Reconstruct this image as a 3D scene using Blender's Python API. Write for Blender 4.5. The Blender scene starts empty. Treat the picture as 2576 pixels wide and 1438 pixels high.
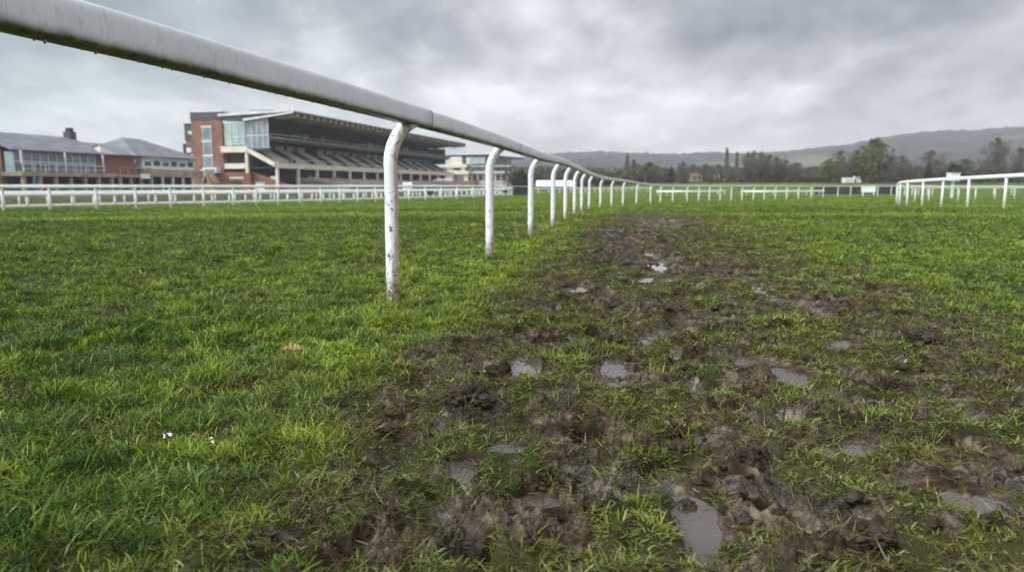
import bpy, math, random, time
import numpy as np
from mathutils import Vector
T0 = time.time()
rng = np.random.default_rng(7)
random.seed(7)
R = math.radians
scene = bpy.context.scene
col = scene.collection

# ------------------------------------------------------------------ camera
W, H, F = 2576.0, 1438.0, 1860.0
HOR = 468.0
CAM_Z = 0.72
PITCH = math.atan((H / 2 - HOR) / F)
cp, sp = math.cos(PITCH), math.sin(PITCH)
cam = bpy.data.cameras.new('camera')
cam.sensor_width = 36.0
cam.lens = 36.0 * F / W
cam.clip_start = 0.05
cam.clip_end = 9000
camo = bpy.data.objects.new('camera', cam)
camo.location = (0, 0, CAM_Z)
camo.rotation_euler = (math.pi / 2 - PITCH, 0, 0)
col.objects.link(camo)
scene.camera = camo
cam.dof.use_dof = True
cam.dof.focus_distance = 2.5
cam.dof.aperture_fstop = 3.4


def ray(X, Y):
    xc, yc = (X - W / 2) / F, -(Y - H / 2) / F
    return xc, cp + yc * sp, -sp + yc * cp


def at(X, Y, depth):
    x, y, z = ray(X, Y)
    k = depth / y
    return (x * k, depth, CAM_Z + z * k)


def sstep(a, b, x):
    t = np.clip((x - a) / (b - a), 0, 1)
    return t * t * (3 - 2 * t)


def gmac(x, y):
    """broad fall and rise of the land"""
    k = sstep(-13, -2, x)
    a = 10 + 5 * k
    b = 34 + 21 * k
    drop = -0.43 * sstep(0, 1, (y - a) / (b - a))
    rise = 2.3 * sstep(130, 260, y) * sstep(10, 60, x)
    return drop + rise


def hit(X, Y):
    x, y, z = ray(X, Y)
    g = 0.0
    for _ in range(60):
        k = (g - CAM_Z) / z
        g = 0.6 * g + 0.4 * float(gmac(x * k, y * k))
    return x * k, y * k


# ------------------------------------------------------------------ noise
def _h(ix, iy, seed):
    n = (ix.astype(np.int64) * 374761393 + iy.astype(np.int64) * 668265263 + seed * 974634777) & 0xFFFFFFFF
    n = ((n ^ (n >> 13)) * 1274126177) & 0xFFFFFFFF
    n = ((n ^ (n >> 16)) * 2246822519) & 0xFFFFFFFF
    n = n ^ (n >> 15)
    return n.astype(np.float64) / 4294967295.0


def gn(x, y, seed=0):
    ix, iy = np.floor(x), np.floor(y)
    fx, fy = x - ix, y - iy
    u = fx * fx * fx * (fx * (fx * 6 - 15) + 10)
    v = fy * fy * fy * (fy * (fy * 6 - 15) + 10)

    def g(dx, dy):
        a = _h(ix + dx, iy + dy, seed) * 6.2831853
        return np.cos(a) * (fx - dx) + np.sin(a) * (fy - dy)
    n00, n10, n01, n11 = g(0, 0), g(1, 0), g(0, 1), g(1, 1)
    return ((n00 * (1 - u) + n10 * u) * (1 - v) + (n01 * (1 - u) + n11 * u) * v) * 1.5


def fbm(x, y, f, octs=4, seed=0, gain=0.5):
    s, a, t = 0, 1.0, 0
    for o in range(octs):
        s = s + a * gn(x * f + 17.3 * o, y * f - 9.1 * o, seed + o)
        t += a
        a *= gain
        f *= 2.03
    return s / t


# ------------------------------------------------------------------ materials
def mat(name):
    m = bpy.data.materials.new(name)
    m.use_nodes = True
    nt = m.node_tree
    b = nt.nodes['Principled BSDF']
    return m, nt, b


def N(nt, t, **kw):
    n = nt.nodes.new(t)
    for k, v in kw.items():
        if k in n.inputs:
            n.inputs[k].default_value = v
        else:
            setattr(n, k, v)
    return n


def ramp(nt, src, stops):
    r = nt.nodes.new('ShaderNodeValToRGB')
    e = r.color_ramp.elements
    while len(e) > 1:
        e.remove(e[0])
    e[0].position = stops[0][0]
    e[0].color = stops[0][1]
    for p, c in stops[1:]:
        k = e.new(p)
        k.color = c
    nt.links.new(src, r.inputs[0])
    return r


def c4(c):
    return (c[0], c[1], c[2], 1.0)


def mixc(nt, fac, a, b, blend='MIX'):
    m = nt.nodes.new('ShaderNodeMix')
    m.data_type = 'RGBA'
    m.blend_type = blend
    for inp, v in ((m.inputs[0], fac), (m.inputs[6], a), (m.inputs[7], b)):
        if hasattr(v, 'links'):
            nt.links.new(v, inp)
        elif isinstance(v, (int, float)):
            inp.default_value = v
        else:
            inp.default_value = c4(v)
    return m.outputs[2]


def mathn(nt, op, a, b=0.0, clamp=False):
    m = nt.nodes.new('ShaderNodeMath')
    m.operation = op
    m.use_clamp = clamp
    for i, v in ((0, a), (1, b)):
        if hasattr(v, 'links'):
            nt.links.new(v, m.inputs[i])
        else:
            m.inputs[i].default_value = v
    return m.outputs[0]


def noisy(name, c1, c2, scale=3.0, rough=0.7, detail=5, bump=0.0, spec=0.4, metallic=0.0, stretch=None, lo=0.35, hi=0.65):
    m, nt, b = mat(name)
    tc = N(nt, 'ShaderNodeTexCoord')
    src = tc.outputs['Object']
    if stretch:
        mp = N(nt, 'ShaderNodeMapping')
        mp.inputs['Scale'].default_value = stretch
        nt.links.new(src, mp.inputs[0])
        src = mp.outputs[0]
    n = N(nt, 'ShaderNodeTexNoise', Scale=scale, Detail=detail, Roughness=0.6)
    nt.links.new(src, n.inputs['Vector'])
    r = ramp(nt, n.outputs[0], [(lo, c4(c1)), (hi, c4(c2))])
    nt.links.new(r.outputs[0], b.inputs['Base Color'])
    b.inputs['Roughness'].default_value = rough
    b.inputs['Specular IOR Level'].default_value = spec
    b.inputs['Metallic'].default_value = metallic
    if bump:
        bp = N(nt, 'ShaderNodeBump', Strength=bump)
        bp.inputs['Distance'].default_value = 0.02
        nt.links.new(n.outputs[0], bp.inputs['Height'])
        nt.links.new(bp.outputs[0], b.inputs['Normal'])
    return m


M = {}
M['white_far'] = noisy('white_painted_plastic', (0.80, 0.80, 0.79), (0.90, 0.90, 0.89), 1.5, 0.45)
M['cream'] = noisy('cream_concrete', (0.60, 0.54, 0.44), (0.74, 0.67, 0.55), 0.5, 0.8)
M['pale_paint'] = noisy('pale_painted_metal', (0.55, 0.56, 0.57), (0.70, 0.71, 0.72), 0.6, 0.5)
M['slate'] = noisy('slate_roof', (0.13, 0.13, 0.145), (0.22, 0.22, 0.24), 0.5, 0.6, spec=0.2, stretch=(1, 0.3, 4))
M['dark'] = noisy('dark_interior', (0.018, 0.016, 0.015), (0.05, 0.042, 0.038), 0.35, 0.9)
M['darkgrey'] = noisy('dark_grey_metal', (0.045, 0.045, 0.048), (0.085, 0.083, 0.085), 0.4, 0.6)
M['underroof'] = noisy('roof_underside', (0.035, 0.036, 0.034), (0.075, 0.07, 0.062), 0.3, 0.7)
M['rib'] = noisy('weathered_roof_ribs', (0.20, 0.22, 0.11), (0.36, 0.29, 0.20), 0.25, 0.7)
M['tan'] = noisy('tan_timber', (0.33, 0.24, 0.15), (0.42, 0.32, 0.2), 1.0, 0.7)
M['fasciatan'] = noisy('stained_render', (0.26, 0.22, 0.155), (0.42, 0.36, 0.27), 0.5, 0.8)
M['seat_beige'] = noisy('pale_seats', (0.32, 0.29, 0.24), (0.52, 0.44, 0.35), 0.35, 0.7)
M['seat_dark'] = noisy('dark_seats', (0.05, 0.055, 0.06), (0.11, 0.11, 0.11), 0.4, 0.7)
M['steps'] = noisy('terrace_concrete', (0.34, 0.29, 0.25), (0.52, 0.45, 0.39), 0.4, 0.85)
M['curtain'] = noisy('pale_blinds', (0.45, 0.50, 0.50), (0.62, 0.66, 0.66), 0.5, 0.6)
M['black'] = noisy('black_painted_metal', (0.02, 0.022, 0.025), (0.04, 0.04, 0.045), 2, 0.6)
M['blue'] = noisy('blue_plastic', (0.03, 0.045, 0.14), (0.05, 0.07, 0.2), 2, 0.5)
M['canvas'] = noisy('white_canvas', (0.78, 0.79, 0.8), (0.9, 0.9, 0.9), 0.5, 0.7)
M['tarmac'] = noisy('tarmac', (0.060, 0.055, 0.040), (0.105, 0.095, 0.068), 0.25, 0.95, spec=0.03)
M['brush'] = noisy('dark_brushwood', (0.02, 0.022, 0.015), (0.05, 0.05, 0.03), 1.0, 0.9)
M['redroof'] = noisy('red_tiles', (0.12, 0.075, 0.06), (0.17, 0.11, 0.085), 1.0, 0.8)
M['bark'] = noisy('grey_bark', (0.07, 0.06, 0.05), (0.13, 0.115, 0.10), 1.5, 0.9)


def glassmat(name, c1, c2, rough=0.12, scale=0.4):
    return noisy(name, c1, c2, scale, rough, spec=0.8)


M['glass_green'] = glassmat('green_tinted_glass', (0.22, 0.34, 0.32), (0.38, 0.50, 0.46), 0.15)
M['glass_blue'] = glassmat('blue_grey_glass', (0.10, 0.13, 0.15), (0.22, 0.26, 0.29), 0.15)
M['glass_dark'] = glassmat('dark_glass', (0.035, 0.045, 0.05), (0.12, 0.14, 0.15), 0.1)
M['glass_pale'] = glassmat('pale_grey_glass', (0.20, 0.26, 0.26), (0.38, 0.43, 0.43), 0.2)  # pale pane tone set in the base colour


def brick():
    m, nt, b = mat('red_brick')
    tc = N(nt, 'ShaderNodeTexCoord')
    sx = N(nt, 'ShaderNodeSeparateXYZ')
    nt.links.new(tc.outputs['Object'], sx.inputs[0])
    s = mathn(nt, 'ADD', sx.outputs[0], sx.outputs[1])
    cx = N(nt, 'ShaderNodeCombineXYZ')
    nt.links.new(s, cx.inputs[0])
    nt.links.new(sx.outputs[2], cx.inputs[1])
    br = N(nt, 'ShaderNodeTexBrick')
    br.inputs['Scale'].default_value = 1.0
    br.inputs['Brick Width'].default_value = 0.23
    br.inputs['Row Height'].default_value = 0.075
    br.inputs['Mortar Size'].default_value = 0.008
    br.inputs['Color1'].default_value = (0.26, 0.098, 0.062, 1)
    br.inputs['Color2'].default_value = (0.18, 0.068, 0.045, 1)
    br.inputs['Mortar'].default_value = (0.26, 0.2, 0.16, 1)
    nt.links.new(cx.outputs[0], br.inputs['Vector'])
    n = N(nt, 'ShaderNodeTexNoise', Scale=0.45, Detail=5)
    nt.links.new(tc.outputs['Object'], n.inputs['Vector'])
    r = ramp(nt, n.outputs[0], [(0.3, (0.72, 0.68, 0.66, 1)), (0.7, (1.2, 1.1, 1.0, 1))])
    o = mixc(nt, 1.0, br.outputs[0], r.outputs[0], 'MULTIPLY')
    nt.links.new(o, b.inputs['Base Color'])
    b.inputs['Roughness'].default_value = 0.85
    return m


M['brick'] = brick()


def rail_paint(name, algae=1.0, rust=0.0, under=True, worn=0.0):
    """white plastic / painted steel with green growth and grime"""
    m, nt, b = mat(name)
    tc = N(nt, 'ShaderNodeTexCoord')
    ob = tc.outputs['Object']
    base = N(nt, 'ShaderNodeTexNoise', Scale=9, Detail=6, Roughness=0.65)
    nt.links.new(ob, base.inputs['Vector'])
    r0 = ramp(nt, base.outputs[0], [(0.3, (0.60, 0.61, 0.62, 1)), (0.6, (0.66, 0.67, 0.68, 1))] if under else [(0.3, (0.70, 0.71, 0.70, 1)), (0.6, (0.82, 0.82, 0.82, 1))])
    geo = N(nt, 'ShaderNodeNewGeometry')
    sx = N(nt, 'ShaderNodeSeparateXYZ')
    nt.links.new(geo.outputs['True Normal'] if False else geo.outputs['Normal'], sx.inputs[0])
    g2 = N(nt, 'ShaderNodeTexNoise', Scale=5 if under else 3.5, Detail=7, Roughness=0.7)
    mp = N(nt, 'ShaderNodeMapping')
    mp.inputs['Scale'].default_value = (6, 1.2, 1.0) if under else (3.2, 3.2, 0.45)
    nt.links.new(ob, mp.inputs[0])
    nt.links.new(mp.outputs[0], g2.inputs['Vector'])
    if under:   # moss and algae live on the wet underside of the rail
        t = mathn(nt, 'MULTIPLY', sx.outputs[2], -1.0)
        t = mathn(nt, 'ADD', t, mathn(nt, 'MULTIPLY', mathn(nt, 'SUBTRACT', g2.outputs[0], 0.5), 0.7))
        f = ramp(nt, t, [(0.0, (0, 0, 0, 1)), (0.12, (0.10, 0.10, 0.10, 1)), (0.60, (0.95, 0.95, 0.95, 1))])
        f = mathn(nt, 'MULTIPLY', f.outputs[0], algae, True)
        o = mixc(nt, f, r0.outputs[0], (0.085, 0.10, 0.035))
        g3 = N(nt, 'ShaderNodeTexNoise', Scale=38, Detail=4, Roughness=0.7)
        nt.links.new(ob, g3.inputs['Vector'])
        t3 = mathn(nt, 'MULTIPLY', ramp(nt, g3.outputs[0], [(0.50, (0, 0, 0, 1)), (0.60, (1, 1, 1, 1))]).outputs[0], ramp(nt, t, [(0.40, (0, 0, 0, 1)), (0.70, (1, 1, 1, 1))]).outputs[0])
        o = mixc(nt, t3, o, (0.028, 0.032, 0.012))
        # run marks and specks down the side face
        sp_ = N(nt, 'ShaderNodeTexNoise', Scale=14, Detail=3, Roughness=0.6)
        mp2 = N(nt, 'ShaderNodeMapping')
        mp2.inputs['Scale'].default_value = (1, 5, 0.9)
        nt.links.new(ob, mp2.inputs[0])
        nt.links.new(mp2.outputs[0], sp_.inputs['Vector'])
        t4 = ramp(nt, sp_.outputs[0], [(0.55, (0, 0, 0, 1)), (0.74, (0.6, 0.6, 0.6, 1))])
        o = mixc(nt, t4.outputs[0], o, (0.36, 0.38, 0.31))
        sk = N(nt, 'ShaderNodeTexNoise', Scale=95, Detail=2)
        nt.links.new(ob, sk.inputs['Vector'])
        t5 = ramp(nt, sk.outputs[0], [(0.72, (0, 0, 0, 1)), (0.75, (0.8, 0.8, 0.8, 1))])
        o = mixc(nt, t5.outputs[0], o, (0.16, 0.16, 0.14))
    else:
        t = mathn(nt, 'ADD', mathn(nt, 'MULTIPLY', sx.outputs[0], 0.42), mathn(nt, 'MULTIPLY', mathn(nt, 'SUBTRACT', g2.outputs[0], 0.44 - worn), 1.8))
        f = ramp(nt, t, [(0.38, (0, 0, 0, 1)), (0.52, (0.85, 0.85, 0.85, 1))])
        f = mathn(nt, 'MULTIPLY', f.outputs[0], algae, True)
        o = mixc(nt, f, r0.outputs[0], (0.40, 0.32, 0.17))
        # splashed soil and flaking low on the post
        so = N(nt, 'ShaderNodeSeparateXYZ')
        nt.links.new(ob, so.inputs[0])
        z = so.outputs[2]
        lowz = ramp(nt, z, [(0.0, (1, 1, 1, 1)), (0.30, (0, 0, 0, 1))])
        g4 = N(nt, 'ShaderNodeTexNoise', Scale=26, Detail=6, Roughness=0.7)
        nt.links.new(ob, g4.inputs['Vector'])
        q = mathn(nt, 'ADD', mathn(nt, 'MULTIPLY', lowz.outputs[0], 0.14 + worn * 0.5), g4.outputs[0])
        q = ramp(nt, q, [(0.58, (0, 0, 0, 1)), (0.68, (1, 1, 1, 1))])
        o = mixc(nt, mathn(nt, 'MULTIPLY', q.outputs[0], 0.55 + 0.3 * rust), o, (0.24, 0.14, 0.075))
        g5 = N(nt, 'ShaderNodeTexNoise', Scale=27, Detail=6, Roughness=0.75)
        mp5 = N(nt, 'ShaderNodeMapping')
        mp5.inputs['Location'].default_value = (3.1, 1.7, 0.4)
        mp5.inputs['Scale'].default_value = (1, 1, 0.7)
        nt.links.new(ob, mp5.inputs[0])
        nt.links.new(mp5.outputs[0], g5.inputs['Vector'])
        q5 = ramp(nt, g5.outputs[0], [(0.615 - worn * 0.35, (0, 0, 0, 1)), (0.635 - worn * 0.35, (1, 1, 1, 1))])
        o = mixc(nt, mathn(nt, 'MULTIPLY', q5.outputs[0], 0.9), o, (0.05, 0.042, 0.035))
    nt.links.new(o, b.inputs['Base Color'])
    b.inputs['Roughness'].default_value = 0.38
    b.inputs['Specular IOR Level'].default_value = 0.45
    bp = N(nt, 'ShaderNodeBump', Strength=0.05)
    bp.inputs['Distance'].default_value = 0.004
    fine = N(nt, 'ShaderNodeTexNoise', Scale=120, Detail=3)
    nt.links.new(ob, fine.inputs['Vector'])
    nt.links.new(fine.outputs[0], bp.inputs['Height'])
    nt.links.new(bp.outputs[0], b.inputs['Normal'])
    return m


M['rail'] = rail_paint('weathered_white_rail', 1.0)
M['post_worn'] = rail_paint('peeling_white_post', 1.0, 1.0, under=False, worn=0.10)
M['post'] = rail_paint('weathered_white_post', 1.0, 0.6, under=False)


# ------------------------------------------------------------------ mesh helpers
class MB:
    def __init__(self):
        self.v, self.f, self.mi = [], [], []

    def add(self, vs, fs):
        o = len(self.v)
        self.v += [tuple(p) for p in vs]
        self.f += [tuple(i + o for i in f) for f in fs]
        return self

    def box(self, x0, x1, y0, y1, z0, z1):
        vs = [(x0, y0, z0), (x1, y0, z0), (x1, y1, z0), (x0, y1, z0), (x0, y0, z1), (x1, y0, z1), (x1, y1, z1), (x0, y1, z1)]
        return self.add(vs, [(0, 3, 2, 1), (4, 5, 6, 7), (0, 1, 5, 4), (1, 2, 6, 5), (2, 3, 7, 6), (3, 0, 4, 7)])

    def prism(self, prof, x0, x1):
        """closed profile of (y, z) points swept along x"""
        n = len(prof)
        vs = [(x0, p[0], p[1]) for p in prof] + [(x1, p[0], p[1]) for p in prof]
        fs = [tuple(range(n)), tuple(range(2 * n - 1, n - 1, -1))]
        fs += [(i, i + n, (i + 1) % n + n, (i + 1) % n) for i in range(n)]
        return self.add(vs, fs)

    def tube(self, pts, rad, seg=10, sq=None, caps=True, up=(0, 0, 1)):
        """round (or elliptical) tube along pts; rad number or list; sq=(wide, high) factors"""
        pts = [np.array(p, float) for p in pts]
        n = len(pts)
        rads = rad if hasattr(rad, '__len__') else [rad] * n
        vs = []
        upv = np.array(up, float)
        for i, p in enumerate(pts):
            t = pts[min(i + 1, n - 1)] - pts[max(i - 1, 0)]
            t /= np.linalg.norm(t)
            ref = upv if abs(t @ upv) < 0.95 else np.array((0, 1.0, 0))
            if sq is None and i:
                a = pa - t * (pa @ t)
            else:
                a = np.cross(t, ref)
            a /= np.linalg.norm(a)
            pa = a
            b = np.cross(a, t)
            for k in range(seg):
                an = 2 * math.pi * k / seg
                ca, sa = math.cos(an), math.sin(an)
                if sq:
                    e = sq[2] if len(sq) > 2 else 1.0
                    ca = math.copysign(abs(ca) ** e, ca) * sq[0]
                    sa = math.copysign(abs(sa) ** e, sa) * sq[1]
                vs.append(p + (a * ca + b * sa) * rads[i])
        fs = []
        for i in range(n - 1):
            for k in range(seg):
                k2 = (k + 1) % seg
                fs.append((i * seg + k, i * seg + k2, (i + 1) * seg + k2, (i + 1) * seg + k))
        if caps:
            fs.append(tuple(range(seg - 1, -1, -1)))
            fs.append(tuple((n - 1) * seg + k for k in range(seg)))
        return self.add(vs, fs)

    def build(self, name, m, parent=None, loc=None, smooth=False):
        me = bpy.data.meshes.new(name)
        me.from_pydata(self.v, [], self.f)
        me.materials.append(m)
        if smooth:
            me.shade_smooth()
        me.update()
        o = bpy.data.objects.new(name, me)
        col.objects.link(o)
        if parent:
            o.parent = parent
        if loc:
            o.location = loc
        return o


def npmesh(name, co, quads=None, tris=None, m=None, smooth=False, attrs=None):
    me = bpy.data.meshes.new(name)
    nq = 0 if quads is None else len(quads)
    nt_ = 0 if tris is None else len(tris)
    me.vertices.add(len(co))
    me.vertices.foreach_set('co', np.ascontiguousarray(co, np.float32).ravel())
    me.loops.add(nq * 4 + nt_ * 3)
    me.polygons.add(nq + nt_)
    li, st = [], []
    if nq:
        li.append(quads.ravel())
        st.append(np.arange(nq) * 4)
    if nt_:
        li.append(tris.ravel())
        st.append(nq * 4 + np.arange(nt_) * 3)
    me.loops.foreach_set('vertex_index', np.concatenate(li).astype(np.int32))
    me.polygons.foreach_set('loop_start', np.concatenate(st).astype(np.int32))
    if attrs:
        for k, v in attrs.items():
            if v.ndim == 2:
                a = me.attributes.new(k, 'FLOAT_COLOR', 'POINT')
                a.data.foreach_set('color', np.ascontiguousarray(v, np.float32).ravel())
            else:
                a = me.attributes.new(k, 'FLOAT', 'POINT')
                a.data.foreach_set('value', np.ascontiguousarray(v, np.float32))
    me.update(calc_edges=True)
    if m:
        me.materials.append(m)
    if smooth:
        me.shade_smooth()
    o = bpy.data.objects.new(name, me)
    col.objects.link(o)
    return o


def tag(o, label=None, cat=None, group=None, kind=None):
    if label: o['label'] = label
    if cat: o['category'] = cat
    if group: o['group'] = group
    if kind: o['kind'] = kind
    return o


def empty(name, loc=(0, 0, 0), rz=0.0):
    o = bpy.data.objects.new(name, None)
    o.location = loc
    o.rotation_euler = (0, 0, rz)
    o.empty_display_size = 0.2
    col.objects.link(o)
    return o


def copy_tree(o, parent=None):
    c = o.copy()
    col.objects.link(c)
    if parent: c.parent = parent
    for ch in [x for x in bpy.data.objects if x.parent == o]:
        copy_tree(ch, c)
    return c


# ------------------------------------------------------------------ ground shape
def poly(lst):
    pts = sorted([hit(X, Y)[::-1] for Y, X in lst])
    return np.array([p[0] for p in pts]), np.array([p[1] for p in pts])


LY, LX = poly([(1438, 470), (1360, 600), (1280, 690), (1180, 850), (1100, 930), (1000, 960), (900, 1060), (780, 1230), (690, 1350), (620, 1440), (560, 1490), (535, 1535), (522, 1600)])
RY, RX = poly([(1438, 3300), (1100, 3100), (950, 2800), (850, 2560), (760, 2380), (700, 2180), (640, 2000), (580, 1860), (540, 1780), (522, 1720)])


def mudmask(x, y):
    w = 0.035 * y + 0.10
    j = fbm(x, y, 1.6, 3, 40) * 0.28 + fbm(x, y, 5.0, 2, 44) * 0.08
    l = np.interp(y, LY, LX)
    r = np.interp(y, RY, RX)
    a = sstep(-w, w, x - l + j)
    b = sstep(-2.2 * w, 2.2 * w, r - x + j * 1.5)
    far = 1 - sstep(20, 27, y)
    near = sstep(-2.5, -0.5, y)
    return a * b * far * near


def ell(X, Y, rx, ry):
    cx, cy = hit(X, Y)
    _, y0 = hit(X, Y + ry)
    _, y1 = hit(X, max(Y - ry, HOR + 12))
    return cx, cy, rx * cy / F, max((y1 - y0) / 2, 0.02)


BARE = [ell(*a) for a in [
    (1180, 1200, 120, 50), (940, 1370, 190, 60), (1440, 1120, 170, 60), (1430, 1230, 130, 70), (1620, 1190, 110, 45),
    (1760, 1300, 110, 70), (1860, 1160, 110, 60), (2000, 1290, 170, 60), (2130, 1390, 180, 60), (1330, 1350, 120, 60),
    (2330, 1225, 110, 50), (2450, 1300, 120, 50), (2130, 1110, 130, 30), (1300, 930, 100, 40), (1540, 940, 90, 45),
    (1700, 800, 130, 35), (1940, 930, 140, 42), (1400, 1040, 90, 30), (1870, 1030, 120, 28), (2250, 1110, 160, 34),
    (880, 1010, 90, 24), (1000, 1100, 80, 30), (760, 1290, 120, 28), (1260, 1280, 130, 50), (1560, 590, 120, 26),
    (1450, 722, 90, 24), (2240, 728, 150, 20), (2060, 770, 110, 22), (1720, 680, 160, 30), (1600, 640, 150, 34),
    (1180, 1030, 100, 30), (1680, 560, 120, 14), (1120, 880, 80, 18), (1350, 850, 90, 16), (2280, 850, 90, 18),
    (2500, 1180, 90, 24), (1750, 905, 80, 30), (1560, 760, 110, 28), (2420, 980, 70, 14), (2210, 960, 90, 18)]]
CLUMP = [ell(*a) for a in [
    (1310, 1170, 110, 50), (1610, 1300, 150, 75), (2090, 1170, 170, 60), (1430, 920, 65, 28), (1630, 1020, 110, 30),
    (1380, 1420, 260, 40), (1090, 1150, 110, 40), (1740, 850, 60, 18), (1560, 880, 60, 18), (2200, 980, 60, 20),
    (1110, 1260, 130, 40), (2480, 1100, 160, 60), (2300, 1400, 130, 60), (1660, 880, 50, 15), (1250, 1230, 60, 30),
    (1140, 1420, 120, 50), (2520, 1400, 110, 60), (1920, 1000, 90, 16), (2000, 820, 100, 18), (1330, 1010, 90, 20)]]
# pools: (X, Y, rx, ry)
POOLS_PX = [
    (1762, 1320, 62, 62), (2330, 1232, 62, 44), (2455, 1300, 85, 36), (1172, 1195, 34, 38), (1320, 925, 42, 26),
    (1545, 930, 36, 34), (1895, 905, 60, 16), (1985, 955, 50, 22), (1455, 722, 38, 9), (1008, 1117, 40, 14),
    (1850, 1215, 40, 16), (2290, 738, 60, 7), (2140, 722, 40, 6), (2150, 1140, 70, 16), (1870, 1040, 36, 12), (1690, 812, 30, 9)]
_r = np.random.default_rng(77)
for _ in range(60):
    Y_ = 640 + 780 * _r.random() ** 1.2
    if len(POOLS_PX) > 28: break
    k_ = (Y_ - HOR) / 970
    px0, px1 = np.interp(Y_, [640, 780, 1000, 1200, 1438], [1480, 1330, 1100, 1020, 900]), np.interp(Y_, [640, 780, 1000, 1200], [1800, 2200, 2560, 2600])
    POOLS_PX.append((px0 + (px1 - px0) * _r.random(), Y_, (22 + 40 * _r.random()) * (0.35 + k_), (10 + 16 * _r.random()) * (0.2 + k_)))
POOLS = [ell(*a) for a in POOLS_PX]
# deep pits and prints: (X, Y, rx, ry, depth)
PITS = [(*ell(X, Y, rx, ry), d) for X, Y, rx, ry, d in [
    (1470, 1105, 100, 34, 0.06), (1430, 1225, 105, 62, 0.035), (1850, 1205, 60, 26, 0.07), (890, 1018, 80, 20, 0.05),
    (1250, 1050, 90, 18, 0.05), (1290, 1330, 70, 34, 0.05), (2160, 1300, 100, 26, 0.06), (2100, 1430, 120, 30, 0.06),
    (1010, 1105, 55, 18, 0.04), (1700, 1290, 30, 26, 0.04), (1900, 1270, 34, 24, 0.04), (1420, 500 + 560, 60, 16, 0.04),
    (1720, 880, 50, 12, 0.05), (1690, 805, 36, 12, 0.05), (2210, 840, 45, 9, 0.05), (2060, 1040, 60, 14, 0.04)]]


def worley(x, y, f, seed):
    x, y = x * f, y * f
    ix, iy = np.floor(x), np.floor(y)
    f1 = np.full_like(x, 9.0)
    f2 = np.full_like(x, 9.0)
    val = np.zeros_like(x)
    tilt = np.zeros_like(x)
    for dx in (-1, 0, 1):
        for dy in (-1, 0, 1):
            cx, cy = ix + dx, iy + dy
            ax = x - (cx + _h(cx, cy, seed))
            ay = y - (cy + _h(cx, cy, seed + 1))
            d = np.hypot(ax, ay)
            v = _h(cx, cy, seed + 2)
            a = _h(cx, cy, seed + 3) * 6.283
            tt = ax * np.cos(a) + ay * np.sin(a)
            nw = d < f1
            f2 = np.where(nw, f1, np.minimum(f2, d))
            val = np.where(nw, v, val)
            tilt = np.where(nw, tt, tilt)
            f1 = np.where(nw, d, f1)
    return f1, f2, val, tilt


def churn(x, y):
    """torn lumps with open cracks between them"""
    wx = fbm(x, y, 7, 3, 400) * 0.05
    wy = fbm(x, y, 7, 3, 405) * 0.05
    h = np.zeros_like(x)
    for f, amp, sd in ((8.5, 0.026, 410), (19.0, 0.016, 420), (42.0, 0.008, 430)):
        f1, f2, v, tl = worley(x + wx, y + wy, f, sd)
        edge = sstep(0.0, 0.28 if f < 30 else 0.6, f2 - f1)
        h = h + amp * (edge * (0.25 + 0.75 * v * v + 0.45 * tl) - 0.35)
        wx, wy = wx + 0.01, wy - 0.013
    return h


def ed(e, x, y, jit=None):
    d = np.hypot((x - e[0]) / e[2], (y - e[1]) / e[3])
    if jit is not None:
        d = d + jit
    return d


def coverage(x, y, m):
    """how much of the ground the grass keeps"""
    n = fbm(x, y, 5.5, 3, 60)
    n2 = fbm(x, y, 1.3, 2, 66)
    k = np.interp(y, [0, 6, 10, 16, 24], [0.43, 0.52, 0.54, 0.50, 0.62])
    nh = fbm(x, y, 13.0, 2, 63)
    c = k + n * 0.75 + nh * 0.6 + n2 * 0.3
    j = fbm(x, y, 6.0, 3, 70) * 0.7
    for e in BARE:
        c = c - 0.55 * (1 - sstep(0.55, 1.15, ed(e, x, y, j)))
    for e in CLUMP:
        c = c + 0.6 * (1 - sstep(0.5, 1.1, ed(e, x, y, j)))
    c = np.clip((c - 0.25) * 2.2, 0, 1)
    out = 0.93 + 0.3 * n
    return np.clip(out * (1 - m) + c * m, 0, 1)


def hoofs(x, y, m, cell, seed, r0, r1, dmax, prob):
    ix, iy = np.floor(x / cell), np.floor(y / cell)
    h = np.zeros_like(x)
    for dx in (-1, 0, 1):
        for dy in (-1, 0, 1):
            cx, cy = ix + dx, iy + dy
            px = (cx + 0.15 + 0.7 * _h(cx, cy, seed)) * cell
            py = (cy + 0.15 + 0.7 * _h(cx, cy, seed + 1)) * cell
            on = _h(cx, cy, seed + 2) < prob
            an = _h(cx, cy, seed + 3) * 3.14
            rr = r0 + (r1 - r0) * _h(cx, cy, seed + 4)
            dd = dmax * (0.4 + 0.6 * _h(cx, cy, seed + 5))
            ca, sa = np.cos(an), np.sin(an)
            u = ((x - px) * ca + (y - py) * sa) / rr
            v = (-(x - px) * sa + (y - py) * ca) / (rr * (0.62 + 0.3 * _h(cx, cy, seed + 6)))
            d = np.sqrt(u * u + v * v)
            prof = -(1 - sstep(0.5, 1.0, d)) * dd * (1 + 0.5 * sstep(4, 7, y)) + 0.22 * dd * np.exp(-((d - 1.22) / 0.22) ** 2)
            h = h + np.where(on, prof, 0)
    return h * m


WL = []


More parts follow.
